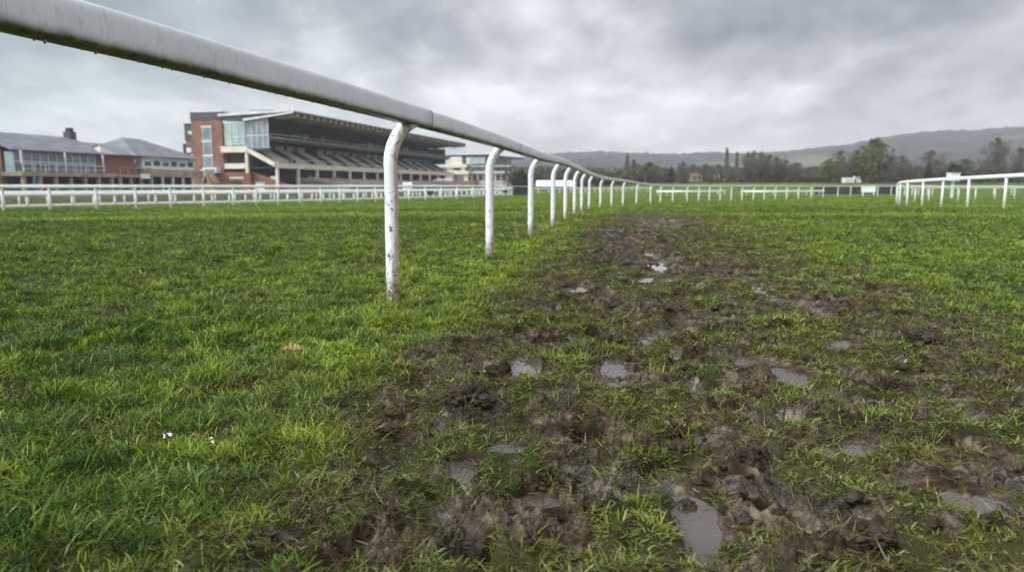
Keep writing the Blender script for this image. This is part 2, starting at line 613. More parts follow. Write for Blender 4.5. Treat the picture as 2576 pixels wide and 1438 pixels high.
def relief(x, y, m, cov):
    """small relief: tussocks in the turf, churned mud in the track"""
    fade = 1 - sstep(35, 60, np.hypot(x, y))
    bare = m * (1 - cov)
    h = fbm(x, y, 1.1, 3, 80) * 0.035 + fbm(x, y, 4.6, 3, 84) * 0.036
    jx, jy = x + fbm(x, y, 9, 2, 90) * 0.035, y + fbm(x, y, 9, 2, 95) * 0.035
    h = h + hoofs(jx, jy, np.clip(m * 1.0 + 0.52 * sstep(1.8, 5.0, y), 0, 1), 0.30, 100, 0.055, 0.09, 0.075, 0.62)
    h = h + hoofs(jx, jy, m, 0.21, 120, 0.03, 0.05, 0.038, 0.55)
    f1 = fbm(x, y, 14, 4, 130)
    f2 = np.abs(fbm(x + 0.02 * f1, y + 0.02 * f1, 24, 2, 140, 0.6))
    h = h + churn(x, y) * np.clip(0.25 * m + 1.1 * bare, 0, 1) * np.clip(0.35 + 1.3 * (fbm(x, y, 2.3, 2, 440) + 0.5), 0.25, 1.3)
    h = h + m * (f1 * 0.010 + fbm(x, y, 6.5, 2, 150) * 0.024) + (0.3 * m + 0.7 * bare) * (f2 * 0.022 - 0.005)
    h = h + (0.4 * m + 0.6 * bare) * fbm(x, y, 55, 2, 160) * 0.006
    h = h + cov * m * 0.012
    j = fbm(x, y, 7.0, 3, 170) * 0.45
    for e in PITS:
        d = ed(e, x, y, j)
        h = h - e[4] * (1 - sstep(0.45, 1.0, d)) + 0.4 * e[4] * np.exp(-((d - 1.25) / 0.22) ** 2)
    return h * fade


def height(x, y):
    m = mudmask(x, y)
    cov = coverage(x, y, m)
    h = relief(x, y, m, cov)
    j = fbm(x, y, 9.0, 3, 180) * 0.55
    pool = np.zeros_like(x)
    for e, wl in zip(POOLS, WL):
        d = ed(e, x, y)
        sel = d < 2.6
        if not sel.any():
            continue
        dj = d + j
        inn = 1 - sstep(0.6, 1.1, dj)
        floor_ = wl - 0.012 + np.minimum(h - wl, 0.02) * 0.12
        hh = h * (1 - inn) + np.minimum(h, floor_) * inn
        lift = sstep(1.35, 1.75, d) * (1 - sstep(2.1, 2.6, d))
        hh = hh * (1 - lift) + np.maximum(hh, wl + 0.008) * lift
        h = np.where(sel, hh, h)
        pool = np.maximum(pool, inn)
    return gmac(x, y) + h, m, cov, pool, h


# water level of each pool relative to the broad ground, from the relief at its middle
for e in POOLS:
    a = np.linspace(0, 2 * np.pi, 24)
    xs = np.concatenate([e[0] + e[2] * k * np.cos(a) for k in (0.5, 0.9, 1.2)])
    ys = np.concatenate([e[1] + e[3] * k * np.sin(a) for k in (0.5, 0.9, 1.2)])
    m_ = mudmask(xs, ys)
    WL.append(float(np.percentile(relief(xs, ys, m_, coverage(xs, ys, m_)), 42)))

# polar sheet: fine in front, coarse behind, out to the horizon
radii = [0.02, 0.2, 0.4]
r_ = 0.55
while r_ < 12:
    radii.append(r_)
    r_ *= 1.0017 if 1.1 < r_ < 3.6 else (1.0032 if r_ > 1.1 else 1.008)
while r_ < 70:
    radii.append(r_)
    r_ *= 1.012
while r_ < 2450:
    radii.append(r_)
    r_ *= 1.06
radii.append(2450.0)
radii = np.array(radii)
fine = np.linspace(-R(42), R(42), 1200)
rest = np.linspace(R(42), R(318), 90)[1:-1]
ang = np.concatenate([fine, rest])
NA, NR = len(ang), len(radii)
AA, RR = np.meshgrid(ang, radii)
gx, gy = (np.sin(AA) * RR).ravel(), (np.cos(AA) * RR).ravel()
gz, gm, gc, gp, gh = height(gx, gy)
idx = np.arange(NA * NR).reshape(NR, NA)
nxt = np.roll(idx, -1, axis=1)
quads = np.stack([idx[:-1].ravel(), idx[1:].ravel(), nxt[1:].ravel(), nxt[:-1].ravel()], 1)
lowness = np.clip(0.5 - gh / 0.05, 0, 1)


def sstepn(nt, v):
    return ramp(nt, v, [(0.25, (0, 0, 0, 1)), (0.8, (1, 1, 1, 1))]).outputs[0]


def ground_mat():
    m, nt, b = mat('turf_and_mud')
    A = lambda n: N(nt, 'ShaderNodeAttribute', attribute_name=n).outputs['Fac']
    tc = N(nt, 'ShaderNodeTexCoord')
    ob = tc.outputs['Object']
    n1 = N(nt, 'ShaderNodeTexNoise', Scale=7.0, Detail=8, Roughness=0.65)
    n2 = N(nt, 'ShaderNodeTexNoise', Scale=45.0, Detail=6, Roughness=0.7)
    n3 = N(nt, 'ShaderNodeTexNoise', Scale=0.35, Detail=5, Roughness=0.6)
    n4 = N(nt, 'ShaderNodeTexNoise', Scale=3.2, Detail=6, Roughness=0.6)
    for n in (n1, n2, n3, n4):
        nt.links.new(ob, n.inputs['Vector'])
    mud = ramp(nt, n1.outputs[0], [(0.34, (0.010, 0.006, 0.004, 1)), (0.44, (0.032, 0.020, 0.012, 1)), (0.53, (0.075, 0.053, 0.033, 1)), (0.62, (0.175, 0.138, 0.096, 1)), (0.74, (0.030, 0.017, 0.010, 1))])
    mud2 = mixc(nt, ramp(nt, n2.outputs[0], [(0.40, (0.9, 0.9, 0.9, 1)), (0.52, (0, 0, 0, 1))]).outputs[0], mud.outputs[0], (0.035, 0.024, 0.015))
    soil = ramp(nt, n1.outputs[0], [(0.3, (0.020, 0.020, 0.010, 1)), (0.7, (0.058, 0.054, 0.022, 1))])
    fargr = ramp(nt, n3.outputs[0], [(0.32, (0.070, 0.105, 0.014, 1)), (0.5, (0.105, 0.145, 0.020, 1)), (0.68, (0.140, 0.180, 0.030, 1))])
    fg2 = mixc(nt, ramp(nt, n4.outputs[0], [(0.30, (1, 1, 1, 1)), (0.52, (0, 0, 0, 1))]).outputs[0], fargr.outputs[0], (0.045, 0.075, 0.016))
    gr = mixc(nt, A('far'), soil.outputs[0], fg2)
    o = mixc(nt, A('bare'), gr, mud2)
    nt.links.new(o, b.inputs['Base Color'])
    wet = mathn(nt, 'MULTIPLY', A('wet'), ramp(nt, n4.outputs[0], [(0.505, (0.0, 0.0, 0.0, 1)), (0.53, (1, 1, 1, 1))]).outputs[0])
    wet = mathn(nt, 'MULTIPLY', wet, A('bare'))
    mr = N(nt, 'ShaderNodeMapRange')
    nt.links.new(wet, mr.inputs[0])
    mr.inputs[3].default_value = 0.75
    mr.inputs[4].default_value = 0.09
    nt.links.new(mr.outputs[0], b.inputs['Roughness'])
    nt.links.new(mathn(nt, 'ADD', 0.03, mathn(nt, 'MULTIPLY', wet, 0.60)), b.inputs['Specular IOR Level'])
    bp = N(nt, 'ShaderNodeBump', Strength=0.9)
    bp.inputs['Distance'].default_value = 0.006
    nt.links.new(n2.outputs[0], bp.inputs['Height'])
    bp2 = N(nt, 'ShaderNodeBump')
    bp2.inputs['Distance'].default_value = 0.10
    nt.links.new(mathn(nt, 'MULTIPLY', A('far'), 0.8), bp2.inputs['Strength'])
    nt.links.new(n4.outputs[0], bp2.inputs['Height'])
    nt.links.new(bp.outputs[0], bp2.inputs['Normal'])
    nt.links.new(bp2.outputs[0], b.inputs['Normal'])
    return m


rr = RR.ravel()
ground = npmesh('ground', np.stack([gx, gy, gz], 1), quads=quads, m=ground_mat(), smooth=True, attrs={
    'bare': np.clip(gm * (1 - gc) * 1.15 + gp + sstep(0.022, 0.04, -gh) * sstep(0.1, 0.25, gc), 0, 1), 'far': sstep(9, 34, rr), 'wet': np.clip(0.35 + lowness + gp, 0, 1)})
tag(ground, 'rolling turf with a churned muddy track running beside the rail', kind='structure')
print('ground', len(gx), round(time.time() - T0, 1))

# ------------------------------------------------------------------ standing water
m, nt, b = mat('muddy_water')
b.inputs['Base Color'].default_value = (0.075, 0.058, 0.045, 1)
b.inputs['Roughness'].default_value = 0.03
b.inputs['Specular IOR Level'].default_value = 0.75
n = N(nt, 'ShaderNodeTexNoise', Scale=30, Detail=2)
tc = N(nt, 'ShaderNodeTexCoord')
nt.links.new(tc.outputs['Object'], n.inputs['Vector'])
bp = N(nt, 'ShaderNodeBump', Strength=0.05)
bp.inputs['Distance'].default_value = 0.003
nt.links.new(n.outputs[0], bp.inputs['Height'])
nt.links.new(bp.outputs[0], b.inputs['Normal'])
M['water'] = m
for e, wl in zip(POOLS, WL):
    a = np.linspace(0, 2 * np.pi, 40)[:-1]
    z = float(gmac(e[0], e[1])) + wl
    mb = MB()
    mb.add([(math.cos(t) * e[2] * 1.5, math.sin(t) * e[3] * 1.5, 0) for t in a], [tuple(range(len(a)))])
    o = mb.build('puddle', M['water'], loc=(e[0], e[1], z))
    tag(o, 'shallow muddy water lying in a hollow of the churned track', kind='structure')


# ------------------------------------------------------------------ grass
def grassmat():
    m, nt, b = mat('grass_blades')
    at_ = N(nt, 'ShaderNodeAttribute', attribute_name='col')
    nt.links.new(at_.outputs['Color'], b.inputs['Base Color'])
    b.inputs['Roughness'].default_value = 0.40
    b.inputs['Specular IOR Level'].default_value = 0.06
    tr = N(nt, 'ShaderNodeBsdfTranslucent')
    tcol = mixc(nt, 1.0, at_.outputs['Color'], (1.3, 1.45, 0.6), 'MULTIPLY')
    nt.links.new(tcol, tr.inputs['Color'])
    mx = N(nt, 'ShaderNodeMixShader')
    mx.inputs[0].default_value = 0.14
    nt.links.new(b.outputs[0], mx.inputs[1])
    nt.links.new(tr.outputs[0], mx.inputs[2])
    out = [n for n in nt.nodes if n.type == 'OUTPUT_MATERIAL'][0]
    nt.links.new(mx.outputs[0], out.inputs[0])
    return m


GM = grassmat()


def pal(x, y, cov, m, n, tl):
    """blade colours: bright, mid, dark, straw"""
    dark = np.array((0.030, 0.062, 0.011))
    mid = np.array((0.092, 0.142, 0.016))
    brt = np.array((0.200, 0.262, 0.036))
    olive = np.array((0.145, 0.118, 0.028))
    straw = np.array((0.36, 0.32, 0.15))
    big = fbm(x, y, 0.45, 3, 200) * 0.45 + fbm(x, y, 3.2, 3, 205) * 1.1 + fbm(x, y, 9.0, 2, 207) * 0.7
    big = big + fbm(x * 0.2, y, 0.28, 2, 230) * 1.3 * sstep(7, 18, y)
    px = x - np.interp(y, LY, LX)
    big = big + 0.30 * np.exp(-((px + 0.55) / 0.5) ** 2) - 0.22 * sstep(-0.2, -0.75, x / np.maximum(y, 0.5))
    big = big - 0.30 * (1 - sstep(1.6, 3.2, np.hypot(x, y)))  # vignette put into the blade colour: darker close to the camera
    t = np.clip(0.53 + big * 0.8 + (tl - 0.5) * 0.5 + rng.normal(0, 0.20, len(x)), 0, 1.2)[:, None]
    c = np.where(t < 0.5, dark + (mid - dark) * t * 2, mid + (brt - mid) * (t - 0.5) * 2)
    dull = np.clip(fbm(x, y, 1.9, 3, 215) * 1.6 + 0.22, 0, 0.65)[:, None]
    c = c * (1 - dull) + np.array((0.098, 0.138, 0.040)) * (0.6 + 0.8 * tl[:, None]) * dull
    c = c * (0.75 + 0.85 * rng.random((len(x), 1)))
    mm = (m * np.clip(0.48 + 0.9 * fbm(x, y, 2.0, 2, 210), 0.1, 0.9))[:, None]
    c = c * (1 - mm) + olive * mm * (0.7 + 0.6 * rng.random((len(x), 1)))
    lo = ((m > 0.3) & (cov < 0.3) & (rng.random(len(x)) < 0.6))
    c[lo] = np.array((0.12, 0.095, 0.06)) * (0.5 + rng.random((lo.sum(), 1)))
    s = rng.random(len(x)) < (0.03 + 0.10 * m)
    c[s] = straw * (0.5 + 0.6 * rng.random((s.sum(), 1)))
    return c


def blades(name, bands, tuft, segs, half=0.83, flat=False):
    P = []
    for r0, r1, dens in bands:
        nt_ = int(dens / tuft * half * (r1 * r1 - r0 * r0))
        r = np.sqrt(rng.random(nt_) * (r1 * r1 - r0 * r0) + r0 * r0)
        a = (rng.random(nt_) * 2 - 1) * half
        tx, ty = np.sin(a) * r, np.cos(a) * r
        spread = (0.015 + 0.003 * r * 0.6)
        cx = np.repeat(tx, tuft)
        cy = np.repeat(ty, tuft)
        sp_ = np.repeat(spread, tuft)
        ox, oy = rng.normal(0, 1, len(cx)) * sp_, rng.normal(0, 1, len(cx)) * sp_
        tl = np.repeat(rng.random(nt_), tuft)
        ta = np.repeat(rng.random(nt_) * 6.283, tuft)
        P.append(np.stack([cx + ox, cy + oy, ox / sp_, oy / sp_, tl, ta, np.repeat(r, tuft)], 1))
    P = np.concatenate(P)
    x, y = P[:, 0], P[:, 1]
    m = mudmask(x, y)
    cov = coverage(x, y, m)
    keep = rng.random(len(x)) < np.where(m > 0.25, 0.07 + 0.93 * sstep(0.22, 0.75, cov), 0.75 + 0.25 * cov)
    if flat:
        keep = (m > 0.35) & (cov < 0.85) & (fbm(x, y, 3.0, 3, 500) + 0.25 * rng.random(len(x)) > -0.02)
    P = P[keep]
    x, y = P[:, 0], P[:, 1]
    z, m, cov, pool, hr_ = height(x, y)
    keep = (pool < 0.25) & ((hr_ > -0.030) | (rng.random(len(x)) < 0.15))
    P, x, y, z, m, cov = P[keep], x[keep], y[keep], z[keep], m[keep], cov[keep]
    n = len(x)
    rd = P[:, 6]
    hn = fbm(x, y, 4.6, 3, 84)
    L = (0.030 + 0.018 * P[:, 4] + 0.044 * hn) * (0.55 + 0.75 * rng.random(n)) * (1 - 0.22 * m)
    if flat:
        L = 0.018 + 0.045 * rng.random(n) ** 1.5
    L = np.clip(L, 0.012, 0.085) * (1 + 0.010 * np.minimum(rd, 30))
    w = (0.0025 + 0.0016 * rng.random(n)) * (1 + 0.20 * np.maximum(rd - 2, 0))
    az = np.arctan2(P[:, 3], P[:, 2]) + rng.normal(0, 0.6, n)
    tilt = np.clip(0.25 + 0.30 * np.hypot(P[:, 2], P[:, 3]) + rng.normal(0, 0.22, n) + 0.30 * m + 0.45 * (m > 0.3) * (cov < 0.3), 0.05, 1.5)
    bend = rng.random(n) * 1.3 + 0.15
    if flat:
        tilt = np.clip(1.38 + rng.normal(0, 0.16, n), 0.7, 1.7)
        bend = rng.normal(0, 0.5, n)
        w = w * 0.75
        z = z + 0.006 + 0.010 * rng.random(n)
    dx, dy = np.cos(az), np.sin(az)
    wa = rng.random(n) * np.pi
    wx, wy = np.cos(wa), np.sin(wa)
    # rows of points along each blade
    fr = np.linspace(0, 1, segs + 1)
    hx, hz = np.zeros(n), np.zeros(n)
    rows = []
    prev = 0
    for i, f in enumerate(fr):
        if i:
            an = tilt + bend * (f - 0.5 / segs)
            st = (f - prev) * L
            hx = hx + np.sin(an) * st
            hz = hz + np.cos(an) * st
            prev = f
        ww = w * (1.0 - 0.12 * f if f < 0.7 else 0.7) * 0.5
        c = np.stack([x + dx * hx, y + dy * hx, z - 0.003 + np.maximum(hz, 0.002 * f)], 1)
        off = np.stack([wx * ww, wy * ww, np.zeros(n)], 1)
        if i < segs:
            rows += [c - off, c + off]
        else:
            rows.append(c)
    k = 2 * segs + 1
    co = np.stack(rows, 1).reshape(-1, 3)
    b0 = (np.arange(n) * k)[:, None]
    qs = [b0 + np.array([2 * i, 2 * i + 1, 2 * i + 3, 2 * i + 2]) for i in range(segs - 1)]
    quads = np.concatenate(qs) if qs else None
    tris = b0 + np.array([2 * segs - 2, 2 * segs - 1, 2 * segs])
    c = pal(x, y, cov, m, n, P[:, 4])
    if flat:
        k5 = rng.random(n)
        base_ = np.array([(0.055, 0.040, 0.022), (0.11, 0.095, 0.035), (0.10, 0.13, 0.025), (0.23, 0.19, 0.10)])[np.digitize(k5, [0.35, 0.65, 0.9])]
        c = base_ * (0.5 + 0.9 * rng.random((n, 1)))
    cc = np.repeat(np.concatenate([c, np.ones((n, 1))], 1), k, axis=0)
    o = npmesh(name, co, quads=quads, tris=tris, m=GM, smooth=True, attrs={'col': cc})
    print(name, n, round(time.time() - T0, 1))
    return o


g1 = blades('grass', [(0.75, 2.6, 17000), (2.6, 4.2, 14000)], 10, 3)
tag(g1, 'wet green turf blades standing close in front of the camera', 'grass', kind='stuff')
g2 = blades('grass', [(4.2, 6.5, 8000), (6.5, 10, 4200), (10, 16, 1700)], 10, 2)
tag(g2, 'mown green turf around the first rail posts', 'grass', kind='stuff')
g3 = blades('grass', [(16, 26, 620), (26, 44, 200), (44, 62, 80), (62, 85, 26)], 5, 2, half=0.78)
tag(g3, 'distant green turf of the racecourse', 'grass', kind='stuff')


g4 = blades('trampled_grass', [(1.0, 2.6, 12000), (2.6, 5.0, 6500), (5.0, 9.0, 1800), (9.0, 15.0, 600)], 4, 2, flat=True)
tag(g4, 'flattened muddy grass and straw trodden into the track', 'grass', kind='stuff')


def zat(x, y):
    return float(height(np.array([x], float), np.array([y], float))[0][0])


# ------------------------------------------------------------------ running rails
def spline(pts, n=12):
    """Catmull-Rom through 3-D points"""
    p = [np.array(q, float) for q in pts]
    p = [2 * p[0] - p[1]] + p + [2 * p[-1] - p[-2]]
    out = []
    for i in range(1, len(p) - 2):
        for k in range(n):
            t = k / n
            a, b_, c, d = p[i - 1], p[i], p[i + 1], p[i + 2]
            out.append(0.5 * ((2 * b_) + (-a + c) * t + (2 * a - 5 * b_ + 4 * c - d) * t * t + (-a + 3 * b_ - 3 * c + d) * t ** 3))
    out.append(p[-2])
    return out


RAILC = 1.150          # height of the rail's centre
RH, RW = 0.061, 0.046  # half height, half width


def goose_post(root, bx, by, rx, ry, h, rad=0.041, seg=14, m=None, top=None):
    """upright steel tube that bends over at the top to carry the rail"""
    z = float(gmac(bx, by))
    topz = top if top is not None else RAILC - RH + 0.012
    dx, dy = rx - bx, ry - by
    pts = [(0, 0, -0.06), (0, 0, 0.2), (0, 0, 0.45), (0.002, 0, h * 0.68)]
    zt = topz
    b0 = zt - 0.255
    T_ = math.radians(66)
    for k in range(0, 11):
        t = k / 10 * T_
        pts.append((dx * 1.0 * (1 - math.cos(t)) / (1 - math.cos(T_)), dy * (1 - math.cos(t)) / (1 - math.cos(T_)), b0 + 0.27 * math.sin(t) / math.sin(T_)))
    mb = MB().tube(pts, rad, seg)
    o = mb.build('post', m or M['post'], root, (bx, by, z), smooth=True)
    return o


main_px = [(990, 768), (1232, 645), (1335, 592), (1391, 570), (1422, 553), (1445, 541), (1463, 533), (1482, 527.6), (1510, 522.5), (1538, 520.5),
           (1567, 518.5), (1601, 516), (1636, 513.6), (1661, 511.5), (1692, 510), (1728, 509), (1757, 508.3), (1784, 507.5), (1811, 507),
           (1839, 506.3), (1866, 505.8), (1895, 505.3), (1922, 504.5), (1950, 503.8), (1978, 502.8), (2008, 501.5), (2040, 500), (2070, 498.5),
           (2107, 497), (2139, 496), (2171, 495.3), (2207, 494.8), (2241, 494.3), (2275, 494), (2310, 493.8), (2345, 493.5)]
posts = [hit(*p) for p in main_px]
# two more posts behind the picture's left edge carry the rail past the camera
d0 = np.array(posts[1]) - np.array(posts[0])
rail_root = empty('running_rail', (posts[0][0], posts[0][1], 0))
tag(rail_root, 'long white running rail on curved posts sweeping from the upper left along the muddy track', 'rail')


def rel(root, p):
    return (p[0] - root.location[0], p[1] - root.location[1], p[2] - root.location[2])


# rail points: fitted to the near part, then offset to the track side of the posts
def rail_at(X, Y, zc):
    x, y, z = ray(X, Y)
    k = (zc - CAM_Z) / z
    return (x * k, y * k, zc)


rp = []
rp.append((-1.60, 0.25, RAILC))
rp.append((-1.40, 1.12, RAILC))
rp.append(rail_at(0, 12, RAILC))
rp.append(rail_at(500, 142, RAILC))
rp.append(rail_at(1040, 291, RAILC))
pp = [np.array(p) for p in posts]
for i in range(1, len(pp)):
    t = pp[min(i + 1, len(pp) - 1)] - pp[i - 1]
    t /= np.linalg.norm(t)
    nrm = np.array((t[1], -t[0]))
    q = pp[i] + nrm * 0.14
    z = float(gmac(q[0], q[1])) + RAILC
    rp.append((q[0], q[1], z))
print('rail near pts', [tuple(round(float(c), 2) for c in p) for p in rp[:9]])
curve = spline(rp, 10)


def tracks(pts, radius_h, radius_w, name, root, m, seg=48, cuts=None, e=0.52):
    """rail in sections butted end to end"""
    n = len(pts)
    cuts = cuts or [0, n - 1]
    for a, b_ in zip(cuts[:-1], cuts[1:]):
        mb = MB().tube([rel(root, p) for p in pts[a:b_ + 1]], 1.0, seg, sq=(radius_w, radius_h, e))
        mb.build(name, m, root, smooth=True)


# split at the joint just past the first post, then every few posts
jd = [i for i, p in enumerate(curve)]
i1 = 4 * 10
cuts = [0, 10, i1 + 1] + list(range(i1 + 13, len(curve) - 6, 20)) + [len(curve) - 1]
tracks(curve, RH, RW, 'rail', rail_root, M['rail'], cuts=cuts)
# dark seams between the sections
for c in cuts[1:-1][:6]:
    p = np.array(curve[c])
    t = np.array(curve[c + 1]) - np.array(curve[c - 1])
    t /= np.linalg.norm(t)
    MB().tube([rel(rail_root, p - t * 0.0018), rel(rail_root, p + t * 0.0018)], 1.0, 48, sq=(RW + 0.0012, RH + 0.0012, 0.52)).build('joint', M['black'], rail_root, smooth=False)

for i, p in enumerate(posts):
    q = np.array(rp[4 + i])
    if i == 0:
        # the rail point straight above and beside the first post
        d = [abs(c[1] - p[1] - 0.15) for c in curve]
        q = np.array(curve[int(np.argmin(d))])
    z0 = float(gmac(p[0], p[1]))
    o = goose_post(rail_root, p[0], p[1], q[0], q[1], 1.1, top=q[2] - z0 - RH + 0.012, seg=20 if i < 3 else 10)
    o.location = rel(rail_root, (p[0], p[1], z0))
    if i == 0:
        o.data.materials[0] = M['post_worn']
        o['label'] = 'nearest white post with dark scuffs and flaking paint at its foot'
# post behind the camera's left
q = np.array(curve[3])
o = goose_post(rail_root, q[0] - 0.14, q[1], q[0], q[1], 1.1)
o.location = rel(rail_root, (q[0] - 0.14, q[1], 0))

# water drops hanging below the near rail
m, nt, b = mat('water_drop')
b.inputs['Base Color'].default_value = (0.9, 0.95, 0.95, 1)
b.inputs['Roughness'].default_value = 0.02
b.inputs['Transmission Weight'].default_value = 0.9
b.inputs['IOR'].default_value = 1.33
M['drop'] = m
cum = [0.0]
for a, b_ in zip(curve[:-1], curve[1:]):
    cum.append(cum[-1] + float(np.linalg.norm(np.array(a) - np.array(b_))))
cum = np.array(cum)
s0, s1 = cum[12], cum[46]
cv = np.array([tuple(c) for c in curve])
dm = {}
for k in range(3):
    mb = MB()
    r0 = 0.0026 + 0.0009 * k
    rings = [(0.0012, 0.004), (r0 * 0.8, 0.001), (r0, -r0 * 0.8), (r0 * 0.75, -r0 * 1.6), (0.0003, -r0 * 2.0)]
    vs, fs = [], []
    for rr_, zz in rings:
        vs += [(rr_ * math.cos(t * math.pi / 4), rr_ * math.sin(t * math.pi / 4), zz) for t in range(8)]
    for i in range(4):
        fs += [(i * 8 + j, (i + 1) * 8 + j, (i + 1) * 8 + (j + 1) % 8, i * 8 + (j + 1) % 8) for j in range(8)]
    fs.append(tuple(range(32, 40)))
    mb.add(vs, fs)
    dm[k] = mb.build('water_drop', M['drop'], rail_root, smooth=True)
for i in range(96):
    s = s0 + (s1 - s0) * ((i + random.random() * 0.8) / 96) ** 1.15
    p = [np.interp(s, cum, cv[:, j]) for j in range(3)]
    src = dm[i % 3]
    o = src if i < 3 else src.copy()
    if i >= 3: col.objects.link(o)
    o.location = rel(rail_root, (p[0] + random.uniform(-0.008, 0.008), p[1], p[2] - RH + 0.001))
print('rail', round(time.time() - T0, 1))


# ------------------------------------------------------------------ other rails
def simple_rail(name, label, ppx, group, hgt=1.15, rh=0.06, rad=0.035, bottom=False, step=None, lean=0.0, extra=(), gz=None):
    pts = [hit(*p) for p in ppx]
    root = empty(name, (pts[0][0], pts[0][1], 0))
    tag(root, label, 'rail', group)
    g = lambda x, y: float(gmac(x, y)) if gz is None else gz
    crv = [(x, y, g(x, y) + hgt - rh) for x, y in pts]
    cs = spline(crv, 8)
    MB().tube([rel(root, p) for p in cs], 1.0, 12, sq=(rh * 0.85, rh, 0.7)).build('rail', M['white_far'], root, smooth=True)
    if bottom:
        MB().tube([rel(root, (p[0], p[1], p[2] - hgt + rh + 0.09)) for p in cs], 1.0, 8, sq=(0.03, 0.07, 0.5)).build('kick_board', M['white_far'], root)
    if step is None:
        pos = [(x, y) for x, y in pts]
    else:
        c = np.array([tuple(q) for q in cs])
        d = np.concatenate([[0], np.cumsum(np.linalg.norm(np.diff(c, axis=0), axis=1))])
        pos = [(np.interp(s, d, c[:, 0]), np.interp(s, d, c[:, 1])) for s in np.arange(0.3, d[-1], step)]
        pos = pos[:98]
    po = None
    for x, y in pos:
        if po is None:
            po = MB().tube([(0, 0, -0.05), (0, 0, 0.5 * hgt), (0.0, 0, hgt - rh * 1.4), (0.04 * (rad / 0.035), 0, hgt - rh)], rad, 8).build('post', M['white_far'], root, smooth=True)
            o = po
        else:
            o = po.copy()
            col.objects.link(o)
        o.location = rel(root, (x, y, g(x, y)))
        o.rotation_euler = (random.uniform(-0.02, 0.02), random.uniform(-0.02, 0.02), 0)
    return root


GL = 'white rails along the straight in front of the stands'
simple_rail('running_rail', 'tall white running rail at the far edge of the left turf, nearest before the stands',
            [(-420, 542), (-130, 535), (10, 531), (127, 528.5), (243, 526), (343, 524), (430, 521.5), (513, 519.5), (587, 517.5), (645, 516), (700, 514.5), (755, 513),
             (808, 511.5), (855, 510), (900, 509), (945, 508), (990, 506.5), (1030, 505.5), (1070, 504), (1110, 502.5), (1150, 501), (1190, 499),
             (1230, 497), (1268, 495)], GL, 1.21, 0.085, 0.07)
simple_rail('crowd_rail', 'low white rail with a kick board standing behind the tall left running rail',
            [(-300, 530), (0, 523), (300, 516), (636, 509.5), (900, 503), (1150, 496), (1290, 491)], GL, 0.80, 0.10, 0.075, True, 1.25)
simple_rail('crowd_rail', 'low white rail with a kick board farthest back, along the tarmac apron of the stands',
            [(-300, 522), (0, 516.5), (300, 511), (636, 505.5), (900, 500), (1150, 494), (1300, 489)], GL, 0.86, 0.07, 0.06, False, 1.6)
simple_rail('running_rail', 'distant white rail crossing behind the main rail past the dark kiosk',
            [(1318, 489), (1345, 488), (1400, 487), (1460, 486), (1520, 484), (1580, 482), (1640, 480.5)], None, 0.85, 0.09, 0.06, False, 3.2, gz=-0.43)
GR = 'white rails at the right side of the track'
simple_rail('running_rail', 'white running rail rising toward the right edge, nearest of the right-hand rails',
            [(2255, 514.5), (2262, 517), (2281, 518.2), (2319, 519.5), (2367, 521), (2433, 523), (2525, 526), (2665, 531), (2900, 540)], GR, 1.21, 0.065, 0.045)
simple_rail('running_rail', 'thinner white running rail behind the nearer right-hand rail',
            [(2256, 511), (2301, 508.5), (2336, 506.5), (2410, 504.5), (2453, 503), (2502, 501.5), (2551, 500.5), (2620, 499.5), (2700, 499)], GR, 1.16, 0.07, 0.05)
simple_rail('running_rail', 'far white rail beyond the muddy turf seen through the right-hand rails',
            [(2290, 492), (2400, 491), (2500, 490.5), (2640, 490), (2800, 490)], GR, 1.0, 0.08, 0.06, False, 3.0)
GD = 'low white rails seen through the main rail on the bend'
simple_rail('low_rail', 'low white rail behind the main rail on the bend, left of the other low rail',
            [(1652, 492), (1690, 493), (1740, 493), (1790, 492), (1824, 491)], GD, 0.62, 0.10, 0.05, False, 2.6)
simple_rail('low_rail', 'low white rail on the bend behind the main rail, nearer the brush fence',
            [(1864, 491), (1900, 492.5), (1960, 492.5), (2020, 491.5), (2072, 490)], GD, 0.62, 0.11, 0.05, False, 2.6)

# ------------------------------------------------------------------ buildings
UX, UY = 0.229, 0.974
un = math.hypot(UX, UY)
UX, UY = UX / un, UY / un
RZ = math.atan2(UY, UX)
GZ = -0.43


def B(name, root, m, *boxes, smooth=False):
    mb = MB()
    for b_ in boxes:
        mb.box(*b_)
    return mb.build(name, m, root, smooth=smooth)


# --- main grandstand; local x runs along the front away from us, y toward the back
gs = empty('grandstand', (-46, 160, GZ), RZ)
tag(gs, 'long grandstand with brick stair tower, glazed end and cantilevered roof', 'grandstand')
L = 125.0
tw = B('tower', gs, M['brick'], (0, 9, 17.6, 25.2, 0, 15.5))
B('cap', tw, M['darkgrey'], (-0.1, 9.1, 17.5, 25.3, 15.5, 17.1))
B('parapet', tw, M['pale_paint'], (-0.25, 9.25, 17.35, 25.45, 17.1, 17.35))
for z0, z1 in [(11.2, 13.6), (8.0, 10.5), (5.6, 7.4)]:
    w_ = B('window', tw, M['pale_paint'], (-0.16, 0.0, 20.2, 22.4, z0 - 0.12, z1 + 0.12))
    B('pane', w_, M['glass_blue'], (-0.2, -0.16, 20.35, 22.25, z0, z1))
for z0 in (10.65, 7.55, 13.8):
    B('sill', tw, M['cream'], (-0.3, 0.0, 20.0, 22.6, z0, z0 + 0.35))
cn = B('entrance_canopy', gs, M['pale_paint'], (-1.6, -0.003, 18.4, 21.8, 4.0, 5.2))
B('pane', cn, M['glass_blue'], (-1.66, -1.6, 18.8, 21.4, 4.2, 4.75))
B('sign', gs, M['canvas'], (-0.25, -0.003, 22.6, 23.4, 3.0, 4.7))
wing = B('side_wing', gs, M['brick'], (2, 12, 25.21, 28.2, 0, 11.2))
B('upper_storey', wing, M['darkgrey'], (1.9, 12, 25.21, 28.4, 11.21, 14.9))
